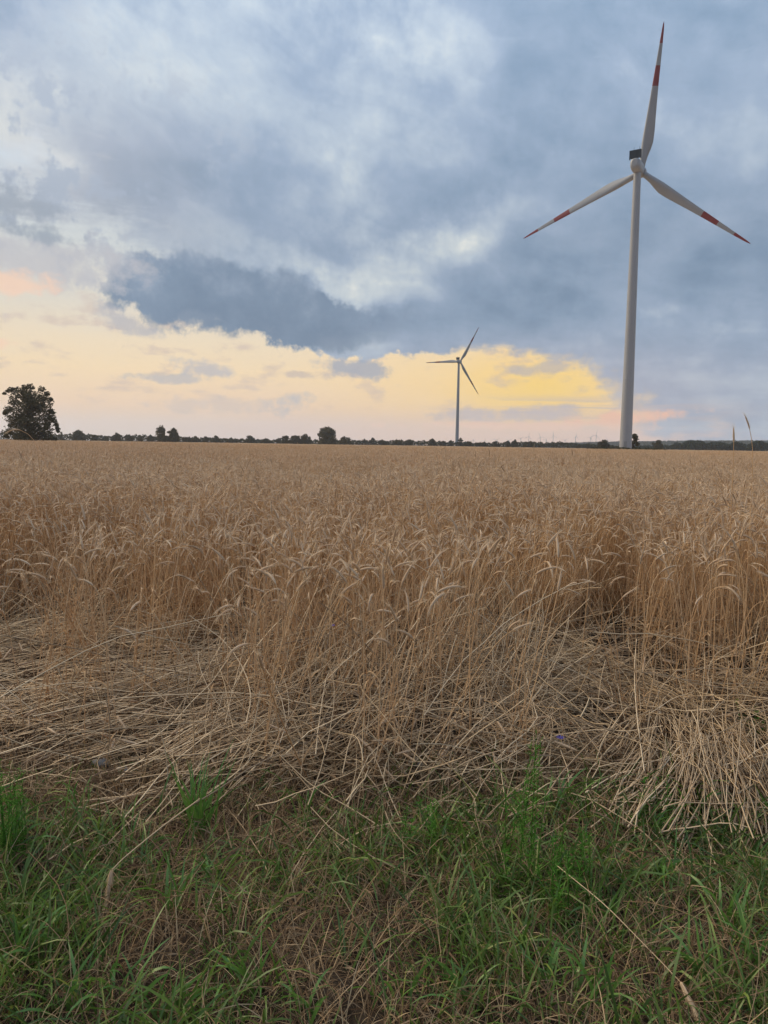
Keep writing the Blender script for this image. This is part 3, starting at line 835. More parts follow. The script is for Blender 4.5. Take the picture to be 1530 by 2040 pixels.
# tiny turbines of a wind farm on the horizon
FAR = [(6.59, 43), (7.44, 39), (8.34, 49), (9.25, 47), (10.1, 60), (10.67, 73), (11.5, 74), (11.92, 54), (12.42, 81), (13.27, 53), (14.02, 77), (15.06, 72), (15.46, 90), (16.27, 56)]
proto = None
for i, (az, h) in enumerate(FAR):
    if proto is None:
        proto = empty('distant_turbine')
        v, f = lathe([(2.6, -12), (1.6, 90)], 8); add_obj('tower', mesh_np('tower', v, f, MAT['grey']), proto)
        v, f = box_arr(-2, 2, -5, 4, 89, 93); add_obj('nacelle', mesh_np('nacelle', v, f, MAT['grey'], smooth=False), proto)
        for k in range(3):
            v, f = tubes(np.array([[(0, -6, 0), (0, -6, 14), (0, -6, 42)]]), np.array([[1.0, 1.5, 0.2]]), 4)
            bl = add_obj('blade', mesh_np('blade', v, f, MAT['grey']), proto)
        o = proto
    else:
        o = copy_tree(proto)
    o.location = polar(az, 5600, 0); o.scale = (1, 1, h / 91)
    o.rotation_euler = (0, 0, rad_(random.uniform(-40, 40)))
    a0 = random.uniform(0, 120); k = 0
    for ch in o.children:
        if ch.name.startswith('blade'):
            ch.location = (0, 0, 91); ch.rotation_euler = (0, rad_(a0 + 120 * k), 0); k += 1
    tag(o, f'{ORD[i]} tiny faint wind turbine on the horizon, counted rightward from the far large turbine', 'wind turbine', 'far wind farm on the horizon')

# ================================================================== rye
def rye_paths(n, r, hmean=0.97, hsd=0.07, lean=0.12, spread=None, K=8, KE=6, ear_len=(0.075, 0.110), nod=None, zmin=0.0):
    """Stem and ear centrelines of n rye stalks rooted at spread (n,2)."""
    h = r.normal(hmean, hsd, n)
    phi = r.uniform(0, 2 * PI, n)
    th0 = np.abs(r.normal(0, lean, n))
    if nod is None:
        kind = r.uniform(0, 1, n)
        nod = np.where(kind < 0.25, r.uniform(0.05, 0.5, n), np.where(kind < 0.5, r.uniform(0.6, 1.3, n), r.uniform(1.3, 2.6, n)))
    el_ = r.uniform(*ear_len, n)
    S = np.concatenate([np.linspace(0, 0.80, K - 4), [0.87, 0.92, 0.96, 1.0]])
    s_nod = np.clip((S - 0.84) / 0.16, 0, 1) ** 1.3
    th = th0[:, None] * (0.4 + 0.9 * S[None]) + nod[:, None] * 0.55 * s_nod[None]
    ds = np.diff(S) * 1.0
    thm = 0.5 * (th[:, 1:] + th[:, :-1])
    rho = np.concatenate([np.zeros((n, 1)), np.cumsum(np.sin(thm) * ds[None], 1)], 1) * h[:, None]
    z = np.concatenate([np.zeros((n, 1)), np.cumsum(np.cos(thm) * ds[None], 1)], 1) * h[:, None]
    te = th[:, -1:] + nod[:, None] * 0.45 * np.linspace(0, 1, KE)[None]
    dse = el_[:, None] / (KE - 1)
    tem = 0.5 * (te[:, 1:] + te[:, :-1])
    rhoe = rho[:, -1:] + np.concatenate([np.zeros((n, 1)), np.cumsum(np.sin(tem) * dse, 1)], 1)
    ze = z[:, -1:] + np.concatenate([np.zeros((n, 1)), np.cumsum(np.cos(tem) * dse, 1)], 1)
    cx, sx = np.cos(phi), np.sin(phi)
    b = np.zeros((n, 2)) if spread is None else spread
    # a little side sway so stalks are not flat curves
    sway = r.normal(0, 0.012, (n, 1)) * np.sin(S * PI)[None]
    stem = np.stack([b[:, :1] + rho * cx[:, None] - sway * sx[:, None], b[:, 1:] + rho * sx[:, None] + sway * cx[:, None], z], -1)
    ear = np.stack([b[:, :1] + rhoe * cx[:, None], b[:, 1:] + rhoe * sx[:, None], ze], -1)
    return stem, ear, phi, te


def ear_geo(ear, r, awns=12, rad=0.0058, sides=5, awn_w=0.0007):
    n, KE, _ = ear.shape
    pr = np.interp(np.linspace(0, 1, KE), [0, 0.12, 0.4, 0.8, 1], [0.45, 0.9, 1.0, 0.75, 0.2]) * rad
    Rr = pr[None] * r.uniform(0.85, 1.15, (n, 1))
    out = [tubes(ear, Rr, sides)]
    if awns:
        T = np.gradient(ear, axis=1); T /= np.linalg.norm(T, axis=2, keepdims=True)
        k = r.integers(0, KE, (n, awns))
        P = np.take_along_axis(ear, k[..., None].repeat(3, 2), 1); D = np.take_along_axis(T, k[..., None].repeat(3, 2), 1)
        side = r.normal(size=(n, awns, 3)); side -= (side * D).sum(-1, keepdims=True) * D
        side /= np.linalg.norm(side, axis=2, keepdims=True)
        L_ = r.uniform(0.030, 0.055, (n, awns, 1))
        tip = P + (D * 0.93 + side * 0.34) * L_
        wv = np.cross(D, side) * awn_w
        base = P + side * rad * 0.6
        V = np.stack([base - wv, base + wv, tip], 2).reshape(-1, 3)
        out.append((V, np.arange(len(V)).reshape(-1, 3)))
    return out


def leaf_paths(stem, r, K=5, length=(0.10, 0.22), lo=0.15, hi=0.75, droop=1.8):
    """Dry leaves hanging off stems."""
    n = len(stem)
    f = r.uniform(lo, hi, n) * (stem.shape[1] - 5)
    i = np.clip(f.astype(int), 0, stem.shape[1] - 2); t = (f - i)[:, None]
    p = stem[np.arange(n), i] * (1 - t) + stem[np.arange(n), i + 1] * t
    a = r.uniform(0, 2 * PI, n); L_ = r.uniform(*length, n)
    u = np.linspace(0, 1, K)
    th = r.uniform(0.3, 1.0, n)[:, None] + droop * r.uniform(0.5, 1.2, n)[:, None] * u[None]
    ds = L_[:, None] / (K - 1)
    rho = np.concatenate([np.zeros((n, 1)), np.cumsum(np.sin(th[:, 1:]) * ds, 1)], 1)
    z = np.concatenate([np.zeros((n, 1)), np.cumsum(np.cos(th[:, 1:]) * ds, 1)], 1)
    return np.stack([p[:, :1] + rho * np.cos(a)[:, None], p[:, 1:2] + rho * np.sin(a)[:, None], np.maximum(p[:, 2:] + z, 0.01)], -1)


def rye_clump(name, n, cell, r, lod):
    sp_ = r.uniform(-cell / 2, cell / 2, (n, 2))
    stem, ear, phi, te = rye_paths(n, r, spread=sp_, hsd=0.085, lean=0.13 if lod < 2 else 0.10)
    g = Geo()
    if lod == 0:
        v, f = tubes(stem, np.linspace(0.0023, 0.0015, stem.shape[1])[None], 3); g.add(v, f, 0)
        e = ear_geo(ear, r, 16, 0.0050); g.add(*e[0], 1); g.add(*e[1], 2)
        lp = leaf_paths(np.concatenate([stem, stem]), r); v, f = ribbons(lp, np.linspace(0.004, 0.0008, 5)[None]); g.add(v, f, 3)
    elif lod == 1:
        stem = stem[:, [1, 2, 3, 4, 5, 7]]
        v, f = tubes(stem, np.linspace(0.0030, 0.0020, stem.shape[1])[None], 3); g.add(v, f, 0)
        e = ear_geo(ear[:, [0, 2, 4, 5]], r, 5, 0.0075, 4, 0.0012); g.add(*e[0], 1); g.add(*e[1], 2)
        lp = leaf_paths(stem, r, 3, lo=0.3, hi=0.9); v, f = ribbons(lp, np.linspace(0.005, 0.001, 3)[None]); g.add(v, f, 3)
    else:
        stem = stem[:, [2, 3, 5, 7]]
        v, f = tubes(stem, np.linspace(0.006, 0.004, stem.shape[1])[None], 3); g.add(v, f, 0)
        e = ear_geo(ear[:, [0, 2, 5]], r, 0, 0.013, 3); g.add(*e[0], 1)
    return g.mesh(name, [MAT['stem'], MAT['ear'], MAT['awn'], MAT['dryleaf']])


def instancer(name, pts, rot, scl, idx, source):
    """One object that scatters the meshes of an unlinked collection over points."""
    me = bpy.data.meshes.new(name)
    me.vertices.add(len(pts)); me.vertices.foreach_set("co", np.asarray(pts, np.float32).ravel())
    for nm_, ty, arr in (('rot', 'FLOAT_VECTOR', rot), ('scl', 'FLOAT_VECTOR', scl), ('pick', 'INT', idx)):
        at = me.attributes.new(nm_, ty, 'POINT')
        at.data.foreach_set('vector' if ty == 'FLOAT_VECTOR' else 'value', np.asarray(arr, np.int32 if ty == 'INT' else np.float32).ravel())
    o = add_obj(name, me)
    ng = bpy.data.node_groups.new(name, 'GeometryNodeTree')
    ng.interface.new_socket('Geometry', in_out='INPUT', socket_type='NodeSocketGeometry')
    ng.interface.new_socket('Geometry', in_out='OUTPUT', socket_type='NodeSocketGeometry')
    N, L = ng.nodes, ng.links
    gi, go = N.new('NodeGroupInput'), N.new('NodeGroupOutput')
    ci = N.new('GeometryNodeCollectionInfo'); ci.inputs['Collection'].default_value = source
    ci.inputs['Separate Children'].default_value = True; ci.inputs['Reset Children'].default_value = True
    ip = N.new('GeometryNodeInstanceOnPoints'); ip.inputs['Pick Instance'].default_value = True
    def attr(nm_, ty):
        a = N.new('GeometryNodeInputNamedAttribute'); a.data_type = ty; a.inputs['Name'].default_value = nm_
        return a.outputs['Attribute']
    L.new(gi.outputs[0], ip.inputs['Points']); L.new(ci.outputs[0], ip.inputs['Instance'])
    L.new(attr('pick', 'INT'), ip.inputs['Instance Index'])
    er = N.new('FunctionNodeEulerToRotation'); L.new(attr('rot', 'FLOAT_VECTOR'), er.inputs[0])
    L.new(er.outputs[0], ip.inputs['Rotation']); L.new(attr('scl', 'FLOAT_VECTOR'), ip.inputs['Scale'])
    L.new(ip.outputs[0], go.inputs[0])
    md = o.modifiers.new('scatter', 'NODES'); md.node_group = ng
    return o


def source_collection(name, meshes):
    c = bpy.data.collections.new(name)
    for i, m in enumerate(meshes): c.objects.link(bpy.data.objects.new(f"{name}_{i:02d}", m))
    return c


rr0 = np.random.default_rng(21)
SRC0 = source_collection('rye_near_source', [rye_clump('rye_near', 26, 0.34, rr0, 0) for _ in range(12)])
SRC3 = source_collection('rye_fringe_source', [rye_clump('rye_fringe', 7, 0.16, rr0, 0) for _ in range(8)])
SRC1 = source_collection('rye_mid_source', [rye_clump('rye_mid', 34, 0.46, rr0, 1) for _ in range(10)])
SRC2 = source_collection('rye_far_source', [rye_clump('rye_far', 120, 1.7, rr0, 2) for _ in range(8)])


def front_edge(x):
    """Distance of the standing crop's ragged front edge."""
    return (np.interp(x, [-6, -3.0, -1.1, -0.4, 0.3, 0.9, 1.6, 2.3, 2.7, 6], [6.1, 5.8, 5.8, 5.4, 5.2, 5.7, 5.6, 5.2, 4.8, 4.7])
            + (vnoise(x, x * 0, 2.2, 31) - 0.5) * 0.7)


def scatter(d0, d1, cell, r, half=0.62, pad=2.0):
    ys = np.arange(d0, d1, cell); out = []
    for y in ys:
        xs = np.arange(-(half * y + pad), half * y + pad, cell)
        out.append(np.stack([xs, np.full(len(xs), y)], 1))
    p = np.concatenate(out)
    return p + r.uniform(-cell * 0.45, cell * 0.45, p.shape)


def place(name, p, r, nsrc, src, tilt=0.06, s=(0.92, 1.10), tall=None):
    n = len(p)
    hvar = 0.90 + 0.22 * vnoise(p[:, 0], p[:, 1], 0.35, 41) if tall is None else tall
    rot = np.stack([r.normal(0, tilt, n), r.normal(0, tilt, n), r.uniform(0, 2 * PI, n)], 1)
    sc = r.uniform(*s, n)
    scl = np.stack([np.ones(n), np.ones(n), sc * hvar], 1)
    return instancer(name, np.concatenate([p, np.zeros((n, 1))], 1), rot, scl, r.integers(0, nsrc, n), src)


p = scatter(4.6, 17, 0.27, rr0)
dist = np.hypot(p[:, 0], p[:, 1] * 1.0)
fe = p[:, 1] - front_edge(p[:, 0])
p = p[(fe > 0) & (rr0.uniform(0, 1, len(p)) < np.interp(fe, [0, 0.5, 1.3, 2.2], [0.35, 0.6, 0.9, 1.0]))]
fe = p[:, 1] - front_edge(p[:, 0])
near_n = len(p)
o = place('standing_rye', p, rr0, 12, SRC0, tilt=0.09, tall=(0.90 + 0.20 * vnoise(p[:, 0], p[:, 1], 0.5, 41)) * np.interp(fe, [0, 0.8, 2.5], [0.80, 0.95, 1.0]))
tag(o, 'dense ripe rye standing behind the flattened strip', 'rye', kind='stuff')
p = scatter(3.4, 6.4, 0.16, rr0)
fe = p[:, 1] - front_edge(p[:, 0])
thin = np.interp(fe, [-2.2, -1.2, -0.5, 0.0, 0.4], [0.0, 0.07, 0.24, 0.55, 0.0]) * (0.35 + 1.3 * vnoise(p[:, 0], p[:, 1], 2.4, 44))
p = p[rr0.uniform(0, 1, len(p)) < thin]
o = place('ragged_rye', p, rr0, 8, SRC3, tilt=0.20, tall=np.full(len(p), 0.93))
tag(o, 'thin leaning rye fringe between the dense crop and the flattened straw', 'rye', kind='stuff')
p = scatter(17, 52, 0.42, rr0)
o = place('standing_rye', p, rr0, 10, SRC1)
tag(o, 'middle stretch of ripe rye, ears still told apart', 'rye', kind='stuff')
p = scatter(52, 270, 1.7, rr0, pad=4)
o = place('standing_rye', p, rr0, 8, SRC2, tilt=0.02)
tag(o, 'far stretch of ripe rye running towards the turbines', 'rye', kind='stuff')

# ------------------------------------------------------------------ single stalks along the front edge
def stalk_proto(seed, h=0.95, nod=None, lean=0.12, rad=0.0026, ear_len=(0.09, 0.125), leaves=2, aim=None):
    r = np.random.default_rng(seed)
    stem, ear, phi, te = rye_paths(1, r, hmean=h, hsd=0.06 if aim is None else 0.0, lean=lean, K=11, KE=8, ear_len=ear_len, nod=None if nod is None else np.array([nod]))
    if aim is not None:                                                # bend the ear towards a chosen side
        c_, s_q = math.cos(aim - phi[0]), math.sin(aim - phi[0]); rm = np.array([[c_, -s_q, 0], [s_q, c_, 0], [0, 0, 1]])
        stem, ear = stem @ rm.T, ear @ rm.T
    root = empty('rye_stalk')
    v, f = tubes(stem, np.linspace(rad, rad * 0.62, stem.shape[1])[None], 5)
    st = add_obj('stem', mesh_np('stem', v, f, MAT['stem']), root)
    e = ear_geo(ear, r, 0, 0.0062, 7)
    ea = add_obj('ear', mesh_np('ear', *e[0], MAT['ear']), root)
    e2 = ear_geo(ear, r, 46, 0.0062, 3, 0.0006)
    add_obj('awns', mesh_np('awns', *e2[1], MAT['awn']), ea)
    lp = leaf_paths(np.repeat(stem, leaves, 0), r); v, f = ribbons(lp, np.linspace(0.0045, 0.0008, 5)[None])
    for q in range(leaves):
        add_obj('leaf', mesh_np('leaf', v[q * 10:(q + 1) * 10], f[:4] - f[:4].min(), MAT['dryleaf']), root)
    return root


protos = [stalk_proto(500 + i, h=random.uniform(0.80, 1.02), lean=0.16, rad=random.uniform(0.0026, 0.0036)) for i in range(18)]
spots = []
rs_ = np.random.default_rng(77)
def add_spots(n, xr, yr, lean, where):
    for _ in range(n):
        spots.append((rs_.uniform(*xr), rs_.uniform(*yr), lean, where))
add_spots(78, (-1.05, 0.75), (4.3, 5.8), 0.18, 'in the thin middle stand before the dense crop')
add_spots(34, (-0.85, -0.45), (3.35, 4.6), 0.10, 'in the slim column left of centre reaching the verge')
add_spots(44, (-0.1, 0.75), (3.4, 4.7), 0.16, 'in the upright cluster just right of centre')
add_spots(26, (-0.35, 0.1), (3.3, 4.4), 0.22, 'leaning in the sparse gap at the centre')
add_spots(34, (1.7, 2.7), (4.1, 5.3), 0.14, 'in the bunch by the right edge')
add_spots(22, (-2.0, -1.25), (3.5, 4.7), 0.10, 'in the sparse row over the flattened straw at left')
add_spots(18, (0.8, 1.7), (4.6, 5.8), 0.30, 'leaning over the flattened patch below the near turbine')
for i, (x, y, ln, where) in enumerate(spots):
    o = protos[i] if i < len(protos) else copy_tree(protos[rs_.integers(0, len(protos))])
    o.location = (x, y, float(ground_z(np.array(x), np.array(y))) - 0.01)
    o.rotation_euler = (rs_.normal(0, ln), rs_.normal(0, ln), rs_.uniform(0, 2 * PI))
    s = rs_.uniform(0.82, 1.08); o.scale = (1, 1, s)
    tag(o, 'dry rye stalk ' + where, 'rye stalk', 'rye stalks ' + where)


def special_stalk(name, loc, h, nod, rz, label, seed, lean=0.01, ear_len=(0.10, 0.105)):
    o = stalk_proto(seed, h=h, nod=nod, lean=lean, ear_len=ear_len, rad=0.003, aim=PI)
    o.name = name; o.location = loc; o.rotation_euler = (0, 0, rz)
    tag(o, label, 'rye stalk')
    return o


x, y = math.tan(rad_(25.85)) * 5.3, 5.3
special_stalk('tall_rye_stalk', (x, y, 0), 1.70, 0.50, 0.0, 'tallest rye stalk, its dark ear leaning above the horizon by the right edge', 901)
x, y = math.tan(rad_(24.7)) * 5.2, 5.2
special_stalk('tall_rye_stalk', (x, y, 0), 1.60, 0.08, 0.0, 'upright rye stalk just poking above the ridge by the right edge', 902)
x, y = math.tan(rad_(-24.35)) * 6.4, 6.4
special_stalk('tall_rye_stalk', (x, y, 0), 1.68, 2.3, 0.4, 'tall rye stalk with drooping ear in front of the lone tree', 903)

# ------------------------------------------------------------------ flattened straw
def straw_batch(n, xr, yr, ang, spread, r, z=(0.0, 0.12), pitch=(0, 5), length=(0.30, 0.95), rad=(0.0016, 0.0035), bow=0.07, fan=None, K=7, bundle=0, swirl=50, kinked=0.45):
    angs = np.array(ang if isinstance(ang, (list, tuple)) else [ang], float)
    if bundle:
        m = max(1, n // bundle); own = r.integers(0, m, n)
        bx, by = r.uniform(*xr, m), r.uniform(*yr, m); ba = r.normal(angs[r.integers(0, len(angs), m)], spread)
        a = ba[own] + r.normal(0, 7, n); off = r.normal(0, 0.075, n); alo = r.normal(0, 0.22, n); rad_a = np.radians(ba[own])
        x = bx[own] - off * np.sin(rad_a) + alo * np.cos(rad_a); y = by[own] + off * np.cos(rad_a) + alo * np.sin(rad_a)
    else:
        x = r.uniform(*xr, n); y = r.uniform(*yr, n)
        a = r.normal(angs[r.integers(0, len(angs), n)], spread)
    bare = np.clip((0.44 - (0.5 * vnoise(x, y, 1.5, 63) + 0.5 * vnoise(x, y, 4.5, 64))) * 6.0, 0, 0.9)      # holes where the soil shows
    kp_ = r.uniform(0, 1, n) > bare
    x, y, a = x[kp_], y[kp_], a[kp_]; n = len(x)
    a = a + (vnoise(x, y, 1.6, 61) - 0.5) * swirl
    if fan is not None: a = a + (x - fan[0]) * fan[1]
    a = np.radians(a)
    pt = np.radians(r.normal(*pitch, n)); L_ = r.uniform(*length, n) * np.clip(r.normal(1, 0.15, n), 0.5, 1.3)
    u = np.linspace(-0.5, 0.5, K)
    zc = r.uniform(*z, n) + np.abs(np.sin(pt)) * L_ * 0.5
    side = r.normal(0, bow, n)[:, None] * (0.25 - u[None] ** 2) * 4 * L_[:, None]
    up = r.normal(0.02, bow * 0.5, n)[:, None] * (0.25 - u[None] ** 2) * 4 * L_[:, None]
    # some straws are kinked
    kk = r.uniform(0, 1, n) < kinked; kp = r.uniform(-0.3, 0.3, n); ka = r.normal(0, 0.5, n) * kk
    kink = np.maximum(u[None] - kp[:, None], 0) * L_[:, None] * np.tan(np.clip(ka, -0.9, 0.9))[:, None]
    along = u[None] * L_[:, None]
    C = np.stack([x[:, None] + along * np.cos(pt)[:, None] * np.cos(a)[:, None] - (side + kink) * np.sin(a)[:, None],
                  y[:, None] + along * np.cos(pt)[:, None] * np.sin(a)[:, None] + (side + kink) * np.cos(a)[:, None],
                  zc[:, None] + along * np.sin(pt)[:, None] + up], -1)
    C[..., 2] = np.maximum(C[..., 2] + ground_z(C[..., 0], C[..., 1]), ground_z(C[..., 0], C[..., 1]) + 0.004)
    Rr = r.uniform(*rad, n)[:, None] * np.linspace(1.1, 0.8, K)[None]
    return tubes(C, Rr, 4 if K > 7 else 3)


rw = np.random.default_rng(99)
g = Geo()
B = lambda *a, **k: g.add(*straw_batch(*a, rw, **k))
B(1700, (-3.3, -0.55), (3.45, 5.8), 38, 13, z=(0.0, 0.10), pitch=(0, 4), bundle=26)
B(420, (-3.3, -0.55), (3.35, 5.8), [30, 50, 150], 20, z=(0.0, 0.14), pitch=(1, 6))
B(500, (-2.9, -0.2), (5.3, 6.3), 12, 16, z=(0.0, 0.16), pitch=(5, 9), bundle=16)
B(650, (-1.0, 1.0), (3.4, 5.9), [35, 60, 120, 150], 20, z=(0.0, 0.14), pitch=(3, 8), bundle=18)
B(450, (-1.0, 1.0), (3.3, 5.9), [35, 60, 120, 150], 25, z=(0.0, 0.22), pitch=(5, 12))
B(520, (-1.1, 1.0), (3.9, 6.2), [20, 70, 110, 160], 25, z=(0.0, 0.08), pitch=(42, 17), length=(0.5, 0.95))
B(420, (-3.4, 3.2), (5.4, 6.9), [10, 60, 120, 170], 25, z=(0.0, 0.15), pitch=(42, 18), length=(0.6, 1.05))
B(800, (0.5, 3.0), (4.0, 6.1), [150, 30, 95], 20, z=(0.0, 0.16), pitch=(3, 7), bundle=20)
B(420, (0.5, 3.0), (4.0, 6.2), [150, 30, 95], 28, z=(0.0, 0.22), pitch=(6, 12))
B(330, (1.05, 1.80), (3.05, 3.75), 66, 6, z=(0.03, 0.15), pitch=(6, 4), length=(0.45, 0.8), rad=(0.0024, 0.0036), fan=(1.4, 42), swirl=8, kinked=0.08, bow=0.03)
B(260, (1.5, 2.1), (3.3, 4.4), 62, 12, z=(0.02, 0.15), pitch=(-3, 5), length=(0.5, 0.9), rad=(0.0020, 0.0032), bundle=20)
B(600, (0.35, 2.8), (3.15, 4.7), [20, 60, 110, 150], 25, z=(0.0, 0.12), pitch=(2, 7), bundle=14)
B(500, (-3.3, 3.3), (3.0, 4.2), [25, 60, 130], 30, z=(0.0, 0.05), pitch=(0, 4), length=(0.2, 0.6))
B(200, (-3.3, 3.3), (3.2, 6.2), [0, 60, 120], 40, z=(0.0, 0.03), pitch=(0, 3), length=(0.2, 0.7))
B(60, (-2.4, 2.4), (3.2, 5.4), [25, 150, 45, 5], 12, z=(0.10, 0.30), pitch=(3, 9), length=(0.95, 1.35), rad=(0.0022, 0.0032), K=9)
B(110, (-2.6, 2.6), (2.7, 3.4), [25, 60, 130, 90], 35, z=(0.0, 0.08), pitch=(5, 10), length=(0.25, 0.7))
# broken stubble still upright
B(700, (-3.0, 3.0), (3.2, 6.2), [0, 90, 180], 60, z=(0.0, 0.02), pitch=(72, 12), length=(0.12, 0.50))
o = add_obj('flattened_straw', g.mesh('flattened_straw', MAT['straw']))
tag(o, 'flattened straw lying in criss-cross swaths before the standing rye', 'straw', kind='stuff')

# ears and dry leaves among the straw
def lying_ribbons(n, xr, yr, r, length, width, z=(0, 0.08), pitch=(5, 20), K=4, mask=None, droop=0.5):
    x = r.uniform(*xr, n); y = r.uniform(*yr, n)
    if mask is not None:
        kp = r.uniform(0, 1, n) < mask(x, y); x, y = x[kp], y[kp]; n = len(x)
    a = r.uniform(0, 2 * PI, n); pt = np.radians(r.normal(*pitch, n)); L_ = r.uniform(*length, n)
    u = np.linspace(0, 1, K)
    th = pt[:, None] - droop * r.normal(1, 0.5, n)[:, None] * u[None]
    ds = L_[:, None] / (K - 1)
    rho = np.concatenate([np.zeros((n, 1)), np.cumsum(np.cos(th[:, 1:]) * ds, 1)], 1)
    zz_ = np.concatenate([np.zeros((n, 1)), np.cumsum(np.sin(th[:, 1:]) * ds, 1)], 1)
    gzv = ground_z(x, y)
    C = np.stack([x[:, None] + rho * np.cos(a)[:, None], y[:, None] + rho * np.sin(a)[:, None],
                  gzv[:, None] + np.maximum(r.uniform(*z, n)[:, None] + zz_, 0.003)], -1)
    W = r.uniform(*width, n)[:, None] * np.interp(u, [0, 0.4, 1], [0.7, 1, 0.15])[None]
    return ribbons(C, W, r.uniform(0, PI, n))


g = Geo()
g.add(*lying_ribbons(7000, (-3.3, 3.3), (2.5, 6.0), rw, (0.04, 0.16), (0.0015, 0.004), z=(0, 0.14)))
g.add(*lying_ribbons(1800, (-3.3, 3.3), (3.2, 6.0), rw, (0.12, 0.30), (0.0025, 0.0045), z=(0.02, 0.2), pitch=(10, 25), K=6, droop=0.9))
g.add(*lying_ribbons(14000, (-2.1, 2.1), (1.4, 3.4), rw, (0.03, 0.11), (0.001, 0.003), z=(0, 0.04)))
o = add_obj('litter', g.mesh('litter', MAT['litter']))
tag(o, 'brown dead leaves and chaff littering the soil', 'litter', kind='stuff')

n = 700
st_x, st_y = rw.uniform(-3, 3, n), rw.uniform(3.3, 6.0, n)
aa = rw.uniform(0, 2 * PI, n); u = np.linspace(0, 1, 6)
C = np.stack([st_x[:, None] + np.cos(aa)[:, None] * 0.11 * u, st_y[:, None] + np.sin(aa)[:, None] * 0.11 * u,
              (ground_z(st_x, st_y) + rw.uniform(0.03, 0.2, n))[:, None] + rw.normal(0, 0.03, n)[:, None] * u], -1)
g = Geo(); e = ear_geo(C, rw, 18, 0.006, 5); g.add(*e[0], 0); g.add(*e[1], 1)
o = add_obj('fallen_ears', g.mesh('fallen_ears', [MAT['ear'], MAT['awn']]))
tag(o, 'fallen rye ears scattered over the flattened straw', 'rye ears', kind='stuff')

# ------------------------------------------------------------------ verge: grass, dry grass
def verge_mask(x, y):
    y = y + (vnoise(x, y * 0.3, 1.4, 75) - 0.5) * 0.9
    m = 0.16 + 2.5 * (vnoise(x, y, 2.1, 71) * 0.55 + vnoise(x, y, 5.5, 72) * 0.45 - 0.36)
    m = m * np.interp(y, [1.5, 2.55, 2.9, 3.3, 3.7], [1.0, 1.0, 0.62, 0.30, 0.08])
    bare = np.exp(-(((x + 0.15) / 0.40) ** 2 + ((y - 2.45) / 0.28) ** 2)) + 0.5 * np.exp(-(((x - 0.75) / 0.3) ** 2 + ((y - 2.2) / 0.2) ** 2))
    return np.clip(m * (1 - 0.6 * bare), 0.0, 1)


def grass_blades(n, xr, yr, r, length, width, mask, K=5, lean=(0.1, 0.7), droop=(0.2, 1.8)):
    x = r.uniform(*xr, n); y = r.uniform(*yr, n)
    kp = r.uniform(0, 1, n) < mask(x, y); x, y = x[kp], y[kp]; n = len(x)
    a = r.uniform(0, 2 * PI, n); L_ = r.uniform(*length, n) * r.uniform(0.6, 1.25, n); u = np.linspace(0, 1, K)
    th = r.uniform(*lean, n)[:, None] + r.uniform(*droop, n)[:, None] * u[None] ** 1.4
    ds = L_[:, None] / (K - 1)
    rho = np.concatenate([np.zeros((n, 1)), np.cumsum(np.sin(th[:, 1:]) * ds, 1)], 1)
    z = np.concatenate([np.zeros((n, 1)), np.cumsum(np.cos(th[:, 1:]) * ds, 1)], 1)
    C = np.stack([x[:, None] + rho * np.cos(a)[:, None], y[:, None] + rho * np.sin(a)[:, None],
                  ground_z(x, y)[:, None] + np.maximum(z, -0.005)], -1)
    W = r.uniform(*width, n)[:, None] * np.interp(u, [0, 0.35, 0.8, 1], [0.7, 1, 0.6, 0.08])[None]
    return ribbons(C, W, r.normal(0, 0.5, n))


g = Geo()
g.add(*grass_blades(34000, (-2.2, 2.2), (1.4, 3.6), rw, (0.05, 0.15), (0.0010, 0.0026), verge_mask))
g.add(*grass_blades(16000, (-2.2, 2.2), (1.4, 3.3), rw, (0.10, 0.26), (0.0020, 0.0048), verge_mask))
o = add_obj('verge_grass', g.mesh('verge_grass', MAT['grass']))
tag(o, 'short green grass of the verge in the foreground', 'grass', kind='stuff')
g = Geo()
g.add(*grass_blades(52000, (-2.4, 2.4), (1.4, 3.8), rw, (0.06, 0.22), (0.0006, 0.0019),
                    lambda x, y: np.clip(0.75 - 0.3 * verge_mask(x, y), 0, 1) * np.interp(y, [1.4, 3.2, 3.8], [0.8, 1, 0.3]), lean=(0.1, 1.2), droop=(0, 1.4)))
g.add(*straw_batch(420, (-2.0, 2.0), (1.55, 3.3), [20, 70, 120, 160], 30, rw, z=(0.0, 0.05), pitch=(6, 12), length=(0.10, 0.38), rad=(0.0008, 0.0016), bow=0.12))
g.add(*straw_batch(26, (-1.6, 1.8), (1.8, 3.2), [20, 130, 160], 25, rw, z=(0.03, 0.10), pitch=(3, 8), length=(0.3, 0.55), rad=(0.0013, 0.0020), bow=0.12))
o = add_obj('dry_grass', g.mesh('dry_grass', MAT['drygrass']))
tag(o, 'dead brown grass tangled through the green verge', 'dry grass', kind='stuff')

